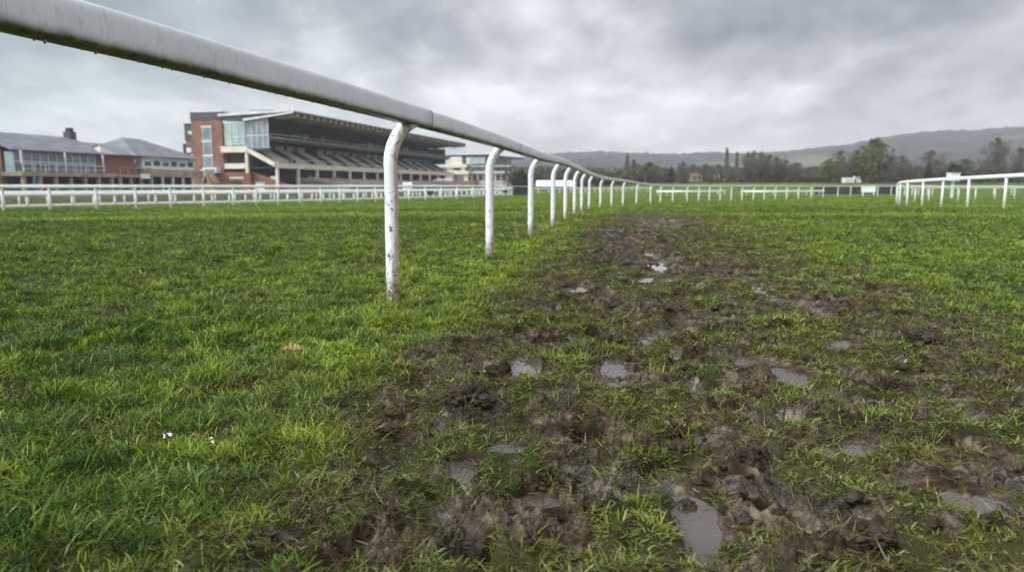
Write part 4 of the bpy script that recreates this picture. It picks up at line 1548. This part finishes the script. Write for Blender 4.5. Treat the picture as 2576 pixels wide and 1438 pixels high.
TG = 'trees beyond the far bend'
BIG = [
    ('poplar', 1577, 387, 458, 17, 240, 'narrow dark green poplar standing alone left of the low bare trees'),
    ('poplar', 1593, 402, 458, 22, 245, 'shorter greyish poplar touching the lone narrow green one'),
    ('olive', 1632, 408, 460, 64, 235, 'rounded olive green tree right of the lone narrow poplar'),
    ('bare', 1676, 425, 460, 46, 240, 'small bare tree right of the rounded olive tree beside the lone poplar'),
    ('dark', 1688, 418, 460, 22, 232, 'small dark tree left of the round grey tree on the skyline gap'),
    ('bare', 1716, 408, 458, 40, 250, 'round grey bare tree above the cottage with the reddish roof'),
    ('bush', 1722, 438, 462, 40, 225, 'yellow green shrub in front of the cottage with the reddish roof'),
    ('bare', 1770, 428, 460, 44, 250, 'low bare tree right of the cottage with the reddish roof'),
    ('bush', 1790, 440, 462, 40, 230, 'low olive shrub before the pale cottage left of the poplars'),
    ('poplar', 1826, 374, 458, 17, 235, 'tallest poplar, first of the poplar row'),
    ('poplar', 1852, 384, 458, 16, 235, 'slim poplar second in the poplar row'),
    ('bare', 1878, 385, 460, 44, 238, 'grey poplar third in the poplar row'),
    ('bare', 1893, 381, 460, 42, 236, 'pale olive poplar fourth in the poplar row'),
    ('bare', 1912, 384, 460, 50, 240, 'broad poplar fifth in the poplar row'),
    ('bare', 1932, 390, 460, 48, 238, 'poplar sixth in the row, shorter than its left neighbours'),
    ('bare', 1952, 396, 460, 48, 240, 'lower poplar seventh in the row'),
    ('bare', 1972, 402, 460, 48, 240, 'lowest poplar at the right end of the row'),
    ('bare', 2000, 410, 460, 52, 245, 'bare tree just right of the poplar row'),
    ('bare', 2034, 425, 460, 46, 250, 'small bare tree left of the white gabled cottage'),
    ('olive', 2085, 400, 460, 60, 215, 'pale green tree over the white gabled cottage'),
    ('bare', 2112, 380, 460, 66, 225, 'tall thin bare tree left of the great olive tree'),
    ('olive', 2152, 375, 460, 50, 228, 'narrow olive tree against the left flank of the great olive tree'),
    ('olive', 2196, 348, 462, 98, 220, 'great olive tree, largest and tallest of the tree line'),
    ('bare', 2238, 395, 460, 40, 240, 'bare tree in the right shadow of the great olive tree'),
    ('bare', 2266, 392, 460, 46, 230, 'dark bare tree alone between the great olive tree and the evergreens'),
    ('bush', 2295, 420, 462, 60, 222, 'spreading olive shrub left of the dark evergreens'),
    ('bare', 2335, 380, 462, 78, 235, 'broad dusky tree rising behind the evergreens'),
    ('dark', 2334, 410, 462, 26, 205, 'slender blackish evergreen left of the rounded evergreen'),
    ('dark', 2398, 412, 462, 64, 208, 'rounded blackish evergreen behind the white raised box'),
    ('olive', 2425, 398, 462, 56, 240, 'yellow green tree right of the rounded evergreen'),
    ('bush', 2460, 425, 462, 60, 225, 'low scrubby shrub left of the great bare tree'),
    ('bare', 2503, 350, 464, 84, 215, 'great bare tree with a round crown near the right edge'),
    ('bare', 2562, 372, 464, 60, 220, 'bare tree at the right edge beside the great bare tree'),
    ('olive', 2625, 380, 464, 80, 225, None), ('bare', 2700, 365, 464, 80, 230, None),
    ('dark', 1312, 428, 470, 60, 205, 'dark green tree right of the distant grandstand'),
    ('bush', 1350, 432, 470, 70, 235, 'greyish shrub between the third and fourth posts above the marquee'),
    ('bare', 1395, 430, 468, 70, 240, 'bare tree above the long white marquee'),
    ('bush', 1455, 436, 468, 70, 235, 'dark shrub right of the long white marquee'),
    ('olive', 1500, 433, 466, 60, 240, 'low green tree behind the bend of the main rail'),
    ('bush', 1540, 436, 464, 60, 240, 'low dark shrub left of the lone narrow poplar'),
]
for i, (k, X, yt, yb, w_, dp, lb) in enumerate(BIG):
    if lb is None:
        continue
    plant(k, X, yt, yb, w_, dp, lb, TG, i % 2)
for i in range(34):
    X = 1560 + 1040 * (i + random.random()) / 34
    plant('bare' if i % 3 else 'olive', X, 412 + random.random() * 22 - 12 * (X > 2100), 460, 44 + 30 * random.random(), 262 + 20 * random.random(),
          'bare grey tree in the belt behind the front row of trees' if i % 3 else 'dull green tree in the belt behind the front row of trees', TG)
# distant belt of scrub and wood that reads as one mass
rs = np.random.default_rng(5)
co, tri, sh = [], [], []
cnt = 0
for i in range(380):
    X = 1290 + rs.random() * 1500
    dep = 255 + rs.random() * 60
    x, y, z = at(X, 462, dep)
    hh = (rs.random() * 24 + 24) * dep / F
    n = 190
    d = rs.normal(0, 1, (n, 3))
    d /= np.linalg.norm(d, axis=1)[:, None]
    p = np.array((x, y, z + hh * 0.4)) + d * np.array((hh * 0.75, hh * 0.5, hh * 0.6)) * rs.random((n, 1)) ** 0.4
    s = 0.28 + 0.25 * rs.random((n, 1))
    a1, a2 = rs.normal(0, 1, (n, 3)), rs.normal(0, 1, (n, 3))
    co.append(np.stack([p - a1 * s, p + a1 * s * 0.7, p + a2 * s * 1.2], 1).reshape(-1, 3))
    tri.append(cnt + np.arange(n * 3).reshape(-1, 3))
    cnt += n * 3
    sh.append(np.repeat(np.clip(rs.random() * 0.6 + 0.4 * rs.random(n), 0, 1), 3))
M['belt'] = leafmat('distant_scrub', (0.040, 0.040, 0.026), (0.105, 0.095, 0.060))
o = npmesh('woods', np.concatenate(co), tris=np.concatenate(tri), m=M['belt'], attrs={'shade': np.concatenate(sh)})
tag(o, 'low belt of brown and green scrub behind the trees', 'woods', kind='stuff')
print('trees', round(time.time() - T0, 1))

# ------------------------------------------------------------------ hills
ridge = [(-3000, 470), (300, 466), (900, 452), (1180, 425), (1300, 402), (1390, 391), (1500, 386), (1600, 389), (1700, 391), (1780, 388), (1850, 391), (1980, 385), (2080, 374),
         (2140, 366), (2200, 353), (2260, 344), (2350, 337), (2450, 335), (2576, 327), (2800, 325), (3300, 360), (6000, 440)]
rxs = np.array([(p[0] - W / 2) / F for p in ridge])
rzs = np.array([max(0, HOR - p[1] - 9) / F for p in ridge])
azs = np.tan(np.linspace(-0.95, 0.95, 1100))
dps = np.concatenate([np.linspace(420, 1540, 90), np.linspace(1550, 1750, 16)])
DX, DD = np.meshgrid(azs, dps)
el = np.interp(DX.ravel(), rxs, rzs)
dd = DD.ravel()
hx, hy = DX.ravel() * dd, dd
prof = sstep(420, 1550, dd) ** 1.1 * (1 - 0.35 * sstep(1600, 1760, dd))
hz = el * 1550 * prof
wood = sstep(-0.30, -0.05, fbm(hx, hy, 1 / 260, 3, 300) + 0.35 * sstep(900, 1500, dd))
hz = hz * (1 + 0.05 * fbm(hx, hy, 1 / 330, 3, 310)) + wood * (3 + 7 * np.abs(fbm(hx, hy, 1 / 22, 3, 320))) * sstep(450, 800, dd) + 2.0 * sstep(420, 520, dd) - 0.6
nA, nD = len(azs), len(dps)
idx = np.arange(nA * nD).reshape(nD, nA)
q = np.stack([idx[:-1, :-1].ravel(), idx[:-1, 1:].ravel(), idx[1:, 1:].ravel(), idx[1:, :-1].ravel()], 1)
m, nt, b = mat('hill_woods_and_fields')
tc = N(nt, 'ShaderNodeTexCoord')
n1 = N(nt, 'ShaderNodeTexNoise', Scale=0.018, Detail=8, Roughness=0.7)
n2 = N(nt, 'ShaderNodeTexNoise', Scale=0.004, Detail=3)
for n in (n1, n2):
    nt.links.new(tc.outputs['Object'], n.inputs['Vector'])
wd = ramp(nt, n1.outputs[0], [(0.38, (0.010, 0.009, 0.012, 1)), (0.62, (0.065, 0.056, 0.054, 1))])
fd = ramp(nt, n2.outputs[0], [(0.4, (0.07, 0.095, 0.045, 1)), (0.6, (0.11, 0.115, 0.07, 1))])
at_ = N(nt, 'ShaderNodeAttribute', attribute_name='wood')
nt.links.new(mixc(nt, at_.outputs['Fac'], fd.outputs[0], wd.outputs[0]), b.inputs['Base Color'])
b.inputs['Roughness'].default_value = 0.9
hills = npmesh('hills', np.stack([hx, hy, hz], 1), quads=q, m=m, smooth=True, attrs={'wood': wood})
tag(hills, 'long wooded ridge rising to the right', kind='structure')

# ------------------------------------------------------------------ clods, dry tuft, droppings
CLM = noisy('wet_clay_clod', (0.014, 0.009, 0.006), (0.075, 0.055, 0.037), 26, 0.55, detail=8, bump=1.0, spec=0.14)


def clod(X, Y, wpx, hpx, label, seed, dmul=0.8):
    cx, cy = hit(X, Y)
    z = zat(cx, cy)
    w_ = wpx * cy / F / 2
    h_ = hpx * cy / F
    import bmesh
    bm = bmesh.new()
    bmesh.ops.create_icosphere(bm, subdivisions=5, radius=1.0)
    v = np.array([p.co[:] for p in bm.verts])
    from mathutils import noise as mn
    r = np.array([1 + 0.55 * mn.noise(Vector(q) * 1.1 + Vector((seed, 0, 0))) + 0.30 * mn.fractal(Vector(q) * 3.2 + Vector((0, seed, 0)), 0.9, 2.1, 5) - 0.22 * abs(mn.noise(Vector(q) * 3.0 + Vector((seed, seed, 0))))
                  for q in v])
    v = v * r[:, None] * np.array((w_, w_ * dmul, h_ * 0.62))
    v[:, 2] += h_ * 0.25
    for p, c in zip(bm.verts, v):
        p.co = c
    me = bpy.data.meshes.new('mud_clod')
    bm.to_mesh(me)
    bm.free()
    me.materials.append(CLM)
    me.shade_smooth()
    o = bpy.data.objects.new('mud_clod', me)
    o.location = (cx, cy, z)
    col.objects.link(o)
    tag(o, label, 'clod', 'clods of mud kicked out of the track')
    return o


clod(1185, 1032, 105, 50, 'dark wet holed clod of clay at the grass edge, left of the big hoof print', 3)
clod(1868, 1160, 105, 62, 'rounded grey brown clod above the dark water-filled pit', 5)
clod(2305, 862, 78, 26, 'flat dark clod lying in the olive turf at the right', 8)
clod(1300, 1052, 80, 26, 'crumbled brown clod right of the dark holed clod', 11)
clod(1535, 868, 60, 26, 'small dark clod beside the pale pool up the track', 14)
clod(2170, 1345, 140, 40, 'long brown ridge of mud thrown up at the lower right', 17)
clod(1330, 1330, 110, 46, 'brown lump of mud in the lower middle between two grass clumps', 20)
clod(1725, 1265, 60, 40, 'reddish clod on the bank of the lower pool', 23)
clod(1690, 790, 60, 20, 'dark lump in the middle of the track beyond the small pool', 26)
clod(2395, 1215, 50, 22, 'dark lump at the far bank of the right-hand pool', 29)
clod(1700, 1130, 60, 26, 'low lump between the big hoof print and the rounded clod', 31)

# loose crumbs all over the churned part
crx, cry, crs = [], [], []
n = 16000
a = (rng.random(n) * 2 - 1) * 0.8
r = np.sqrt(rng.random(n) * (9.0 ** 2 - 1.1 ** 2) + 1.1 ** 2)
k = rng.random(n) < 2.2 / r
x, y = (np.sin(a) * r)[k], (np.cos(a) * r)[k]
z, m_, cov, pool, _ = height(x, y)
k = (m_ > 0.5) & (cov < 0.45) & (pool < 0.1)
x, y, z = x[k], y[k], z[k]
n = len(x)
s = 0.003 + 0.011 * rng.random(n) ** 3
base = np.array([(1, 0, 0), (-1, 0, 0), (0, 1, 0), (0, -1, 0), (0, 0, 1), (0, 0, -1)], float)
v = base[None] * (0.6 + 0.8 * rng.random((n, 6, 1)))
th = rng.random(n) * 6.28
rot = np.stack([np.stack([np.cos(th), -np.sin(th)], 1), np.stack([np.sin(th), np.cos(th)], 1)], 1)
v[:, :, :2] = np.einsum('nij,nkj->nki', rot, v[:, :, :2])
v = v * s[:, None, None] * np.array((1, 1, 0.75)) + np.stack([x, y, z + s * 0.3], 1)[:, None]
ft = np.array([(0, 2, 4), (2, 1, 4), (1, 3, 4), (3, 0, 4), (2, 0, 5), (1, 2, 5), (3, 1, 5), (0, 3, 5)])
tris = ((np.arange(n) * 6)[:, None, None] + ft[None]).reshape(-1, 3)
o = npmesh('mud_crumbs', v.reshape(-1, 3), tris=tris, m=CLM, smooth=True)
tag(o, 'small crumbs of soil scattered over the churned track', 'mud', kind='stuff')


# torn lumps of soil, 1 to 4 cm, lying in the track
import bmesh
from mathutils import noise as mn
protos = []
for k_ in range(6):
    bm = bmesh.new()
    bmesh.ops.create_icosphere(bm, subdivisions=2, radius=1.0)
    v_ = np.array([p.co[:] for p in bm.verts])
    f_ = np.array([[q.index for q in f.verts] for f in bm.faces])
    bm.free()
    r_ = np.array([1 + 0.5 * mn.noise(Vector(q) * 1.2 + Vector((k_ * 7.1, 0, 0))) + 0.75 * mn.noise(Vector(q) * 2.6 + Vector((0, k_ * 5.3, 0))) for q in v_])
    protos.append((v_ * r_[:, None], f_))
n = 34000
a = (rng.random(n) * 2 - 1) * 0.8
r = np.sqrt(rng.random(n) * (13.0 ** 2 - 1.1 ** 2) + 1.1 ** 2)
k = rng.random(n) < 1.6 / r
x, y = (np.sin(a) * r)[k], (np.cos(a) * r)[k]
z, m_, cov, pool, _ = height(x, y)
k = (m_ > 0.45) & (cov < 0.6) & (pool < 0.05) & (fbm(x, y, 2.5, 2, 460) > -0.05)
x, y, z = x[k], y[k], z[k]
n = len(x)
s = (0.004 + 0.018 * rng.random(n) ** 2.5) * (1 + 0.07 * y)
V_, F_, off = [], [], 0
for i in range(n):
    pv_, pf_ = protos[i % 6]
    th = rng.random() * 6.28
    c_, s_ = math.cos(th), math.sin(th)
    q = pv_ * s[i]
    V_.append(np.stack([q[:, 0] * c_ - q[:, 1] * s_ + x[i], q[:, 0] * s_ + q[:, 1] * c_ + y[i], q[:, 2] * (0.5 + 0.4 * rng.random()) + z[i] + s[i] * 0.15], 1))
    F_.append(pf_ + off)
    off += len(pv_)
o = npmesh('mud_lumps', np.concatenate(V_), tris=np.concatenate(F_), m=CLM)
tag(o, 'torn lumps of soil lying all over the churned track', 'mud', kind='stuff')
print('lumps', n, round(time.time() - T0, 1))


def strands(name, X, Y, n, L0, spread, m, label, cat, flat=0.5, seed=1, w=0.0028):
    rs = np.random.default_rng(seed)
    cx, cy = hit(X, Y)
    z = zat(cx, cy)
    mb = MB()
    for i in range(n):
        a = rs.random() * 6.28
        ox, oy = rs.normal(0, spread), rs.normal(0, spread)
        L_ = L0 * (0.5 + rs.random())
        p1 = (ox + math.cos(a) * L_ * 0.45, oy + math.sin(a) * L_ * 0.45, L_ * (1 - flat) * 0.8 + 0.012)
        p2 = (ox + math.cos(a) * L_, oy + math.sin(a) * L_, L_ * (1 - flat) * 0.9 + 0.008)
        qx, qy = -math.sin(a) * w, math.cos(a) * w
        mb.add([(ox - qx, oy - qy, 0), (ox + qx, oy + qy, 0), (p1[0] + qx, p1[1] + qy, p1[2]), (p1[0] - qx, p1[1] - qy, p1[2]), p2], [(0, 1, 2, 3), (3, 2, 4)])
    o = mb.build(name, m, loc=(cx, cy, z + 0.004))
    tag(o, label, cat)
    return o


STR = noisy('dry_straw', (0.40, 0.26, 0.09), (0.58, 0.46, 0.20), 20, 0.6)
strands('dry_grass_tuft', 742, 900, 60, 0.035, 0.014, STR, 'orange yellow dead grass tuft in the bright green turf', 'grass tuft', 0.35, 3)
strands('dry_grass_tuft', 1125, 722, 40, 0.04, 0.06, STR, 'yellowish dead grass patch right of the nearest post foot', 'grass tuft', 0.5, 4, 0.004)
WD = noisy('bird_dropping_white', (0.70, 0.72, 0.74), (0.85, 0.86, 0.88), 60, 0.6)


def dropping(X, Y, n, spread, label, seed):
    rs = np.random.default_rng(seed)
    cx, cy = hit(X, Y)
    z = zat(cx, cy)
    mb = MB()
    for i in range(n):
        a = rs.random() * 6.28
        ox, oy, oz = rs.normal(0, spread), rs.normal(0, spread), 0.030 + rs.random() * 0.016
        r0 = 0.0014 + 0.0018 * rs.random()
        l = r0 * (1 + 3.0 * rs.random())
        u = np.array((math.cos(a), math.sin(a), rs.normal(0, 0.5)))
        pts = [np.array((ox, oy, oz)) + u * l * t for t in (-1, -0.5, 0, 0.5, 1)]
        mb.tube(pts, [r0 * 0.3, r0 * 0.9, r0, r0 * 0.85, r0 * 0.25], 7)
    o = mb.build('bird_dropping', WD, loc=(cx, cy, z), smooth=True)
    tag(o, label, 'dropping', 'white bird droppings on the grass')


dropping(428, 1118, 7, 0.006, 'larger splashed white bird dropping on the left grass', 3)
dropping(536, 1138, 2, 0.002, 'tiny white bird dropping right of the larger splash', 4)

# ------------------------------------------------------------------ air
mb = MB().box(-2500, 2500, -2500, 2500, -1.8, 190)
haze = mb.build('haze', None or bpy.data.materials.new('haze_air'))
hm = haze.data.materials[0]
hm.use_nodes = True
nt = hm.node_tree
nt.nodes.clear()
out = N(nt, 'ShaderNodeOutputMaterial')
pv = N(nt, 'ShaderNodeVolumePrincipled')
pv.inputs['Color'].default_value = (0.97, 0.98, 1.0, 1)
pv.inputs['Density'].default_value = 0.00034
pv.inputs['Anisotropy'].default_value = 0.2
nt.links.new(pv.outputs[0], out.inputs['Volume'])
tag(haze, 'thin damp air over the racecourse', kind='stuff')

# ------------------------------------------------------------------ sky and light
SUN_EL, SUN_AZ = R(42), R(-110)     # azimuth measured from the view direction toward the right
w = bpy.data.worlds.new('World')
scene.world = w
w.use_nodes = True
nt = w.node_tree
nt.nodes.clear()
out = N(nt, 'ShaderNodeOutputWorld')
bg = N(nt, 'ShaderNodeBackground')
bg.inputs['Strength'].default_value = 0.95
sky = N(nt, 'ShaderNodeTexSky')
sky.sky_type = 'NISHITA'
sky.sun_disc = False
sky.sun_elevation = SUN_EL
sky.sun_rotation = SUN_AZ
tc = N(nt, 'ShaderNodeTexCoord')
sx = N(nt, 'ShaderNodeSeparateXYZ')
nt.links.new(tc.outputs['Generated'], sx.inputs[0])
zz = mathn(nt, 'MAXIMUM', sx.outputs[2], 0.0)
zd = mathn(nt, 'ADD', zz, 0.30)
px = mathn(nt, 'DIVIDE', sx.outputs[0], zd)
py = mathn(nt, 'DIVIDE', sx.outputs[1], zd)
cx = N(nt, 'ShaderNodeCombineXYZ')
nt.links.new(px, cx.inputs[0])
nt.links.new(py, cx.inputs[1])
mp = N(nt, 'ShaderNodeMapping')
mp.inputs['Location'].default_value = (3.7, 1.3, 0.0)
mp.inputs['Scale'].default_value = (1.5, 1.15, 1)
nt.links.new(cx.outputs[0], mp.inputs[0])
nA_ = N(nt, 'ShaderNodeTexNoise', Scale=1.9, Detail=9, Roughness=0.56, Distortion=0.15)
nt.links.new(mp.outputs[0], nA_.inputs['Vector'])
nB_ = N(nt, 'ShaderNodeTexNoise', Scale=0.8, Detail=3, Roughness=0.5)
nt.links.new(mp.outputs[0], nB_.inputs['Vector'])
f = mathn(nt, 'ADD', mathn(nt, 'MULTIPLY', nA_.outputs[0], 1.05), mathn(nt, 'MULTIPLY', nB_.outputs[0], 0.5))
nC_ = N(nt, 'ShaderNodeTexNoise', Scale=5.5, Detail=6, Roughness=0.55, Distortion=0.4)
nt.links.new(mp.outputs[0], nC_.inputs['Vector'])
f = mathn(nt, 'ADD', f, mathn(nt, 'MULTIPLY', mathn(nt, 'SUBTRACT', nC_.outputs[0], 0.5), 0.36))
f = mathn(nt, 'SUBTRACT', f, 0.305)
f = mathn(nt, 'SUBTRACT', f, mathn(nt, 'MULTIPLY', zz, 0.28))


def blob(X, Y, rad, amp, squash=2.0):
    """a lighter or darker bank of cloud in one direction of the sky"""
    d = np.array(ray(X, Y))
    d /= np.linalg.norm(d)
    vs = N(nt, 'ShaderNodeVectorMath', operation='SUBTRACT')
    nt.links.new(tc.outputs['Generated'], vs.inputs[0])
    vs.inputs[1].default_value = tuple(d)
    sc_ = N(nt, 'ShaderNodeVectorMath', operation='MULTIPLY')
    nt.links.new(vs.outputs[0], sc_.inputs[0])
    sc_.inputs[1].default_value = (1, 1, squash)
    ln = N(nt, 'ShaderNodeVectorMath', operation='LENGTH')
    nt.links.new(sc_.outputs[0], ln.inputs[0])
    g = mathn(nt, 'DIVIDE', ln.outputs['Value'], rad)
    g = mathn(nt, 'MULTIPLY', g, g)
    g = mathn(nt, 'EXPONENT', mathn(nt, 'MULTIPLY', g, -1.0))
    return mathn(nt, 'MULTIPLY', g, amp)


for a in [(1240, 225, 0.09, 0.24, 2.2), (1640, 215, 0.06, 0.18, 2.0), (1450, 60, 0.09, 0.07, 1.2), (900, 250, 0.12, 0.07, 2.5), (650, 200, 0.16, 0.06, 2.0), (120, 200, 0.34, -0.16, 1.5),
          (2350, 40, 0.30, -0.10, 2.2), (900, 30, 0.26, -0.07, 3.0), (2500, 210, 0.20, -0.06, 3.5), (1350, 150, 0.14, -0.06, 2.5), (1900, 150, 0.18, -0.07, 3.0),
          (330, 150, 0.16, -0.03, 2.5), (1290, 400, 0.9, 0.20, 5.5), (2450, 215, 0.08, 0.05, 2.5)]:
    f = mathn(nt, 'ADD', f, blob(*a))
cr = ramp(nt, f, [(0.08, (0.12, 0.125, 0.145, 1)), (0.26, (0.205, 0.213, 0.24, 1)), (0.40, (0.29, 0.295, 0.322, 1)), (0.52, (0.40, 0.395, 0.425, 1)), (0.62, (0.49, 0.48, 0.515, 1)), (0.78, (0.67, 0.65, 0.69, 1))])
# cooler to the left, mauve to the right
tl = ramp(nt, sx.outputs[0], [(0.0, (0.88, 1.04, 1.03, 1)), (0.35, (1, 1, 1, 1))])
mr_ = N(nt, 'ShaderNodeMapRange')
nt.links.new(sx.outputs[0], mr_.inputs[0])
mr_.inputs[1].default_value = -0.7
mr_.inputs[2].default_value = 0.0
tint = mixc(nt, mr_.outputs[0], (0.87, 1.05, 1.03), (1.0, 1.0, 1.0))
cc_ = mixc(nt, 1.0, cr.outputs[0], tint, 'MULTIPLY')
# an overcast sky is brightest overhead
mz = N(nt, 'ShaderNodeMapRange', interpolation_type='SMOOTHSTEP')
nt.links.new(sx.outputs[2], mz.inputs[0])
mz.inputs[1].default_value = 0.28
mz.inputs[2].default_value = 0.85
mz.inputs[3].default_value = 1.0
mz.inputs[4].default_value = 2.0
vm = N(nt, 'ShaderNodeVectorMath', operation='SCALE')
nt.links.new(cc_, vm.inputs[0])
sd = (math.cos(SUN_EL) * math.sin(SUN_AZ), math.cos(SUN_EL) * math.cos(SUN_AZ), math.sin(SUN_EL))
gl_v = N(nt, 'ShaderNodeVectorMath', operation='DISTANCE')
nt.links.new(tc.outputs['Generated'], gl_v.inputs[0])
gl_v.inputs[1].default_value = sd
gg = mathn(nt, 'DIVIDE', gl_v.outputs['Value'], 0.62)
gg = mathn(nt, 'EXPONENT', mathn(nt, 'MULTIPLY', mathn(nt, 'MULTIPLY', gg, gg), -1.0))
gg = mathn(nt, 'ADD', mathn(nt, 'MULTIPLY', gg, 2.6), 1.0)  # broad glow added around the out-of-view sun, as extra soft light
mb_ = N(nt, 'ShaderNodeMapRange', interpolation_type='SMOOTHSTEP')  # unseen sky behind the camera, brightness added to fill faces turned this way
nt.links.new(sx.outputs[1], mb_.inputs[0])
mb_.inputs[1].default_value = 0.35
mb_.inputs[2].default_value = -0.7
mb_.inputs[3].default_value = 1.0
mb_.inputs[4].default_value = 2.1
nt.links.new(mathn(nt, 'MULTIPLY', mathn(nt, 'MULTIPLY', mz.outputs[0], gg), mb_.outputs[0]), vm.inputs['Scale'])
sk = N(nt, 'ShaderNodeVectorMath', operation='SCALE')
nt.links.new(sky.outputs[0], sk.inputs[0])
sk.inputs['Scale'].default_value = 0.05
fin = mixc(nt, 0.90, sk.outputs[0], vm.outputs[0])
nt.links.new(fin, bg.inputs[0])
nt.links.new(bg.outputs[0], out.inputs[0])
w.cycles.sampling_method = 'MANUAL'
w.cycles.sample_map_resolution = 512

sun = bpy.data.lights.new('sun', 'SUN')
sun.energy = 1.5
sun.angle = R(14)
sun.color = (1.0, 0.94, 0.84)
so = bpy.data.objects.new('sun', sun)
d = np.array((math.cos(SUN_EL) * math.sin(SUN_AZ), math.cos(SUN_EL) * math.cos(SUN_AZ), math.sin(SUN_EL)))
so.rotation_euler = Vector(tuple(d)).to_track_quat('Z', 'Y').to_euler()
so.location = (0, 0, 50)
col.objects.link(so)

vs_ = scene.view_settings
vs_.view_transform = 'Standard'
vs_.look = 'None'
vs_.gamma = 1.0
vs_.use_curve_mapping = False
vs_.exposure = 0.92
cy = scene.cycles
cy.max_bounces = 5
cy.diffuse_bounces = 3
cy.glossy_bounces = 2
cy.transmission_bounces = 3
cy.transparent_max_bounces = 6
cy.volume_bounces = 0
cy.use_denoising = True
cy.use_adaptive_sampling = True
cy.adaptive_threshold = 0.01
cy.sample_clamp_indirect = 4
scene.render.use_persistent_data = False
print('script', round(time.time() - T0, 1))
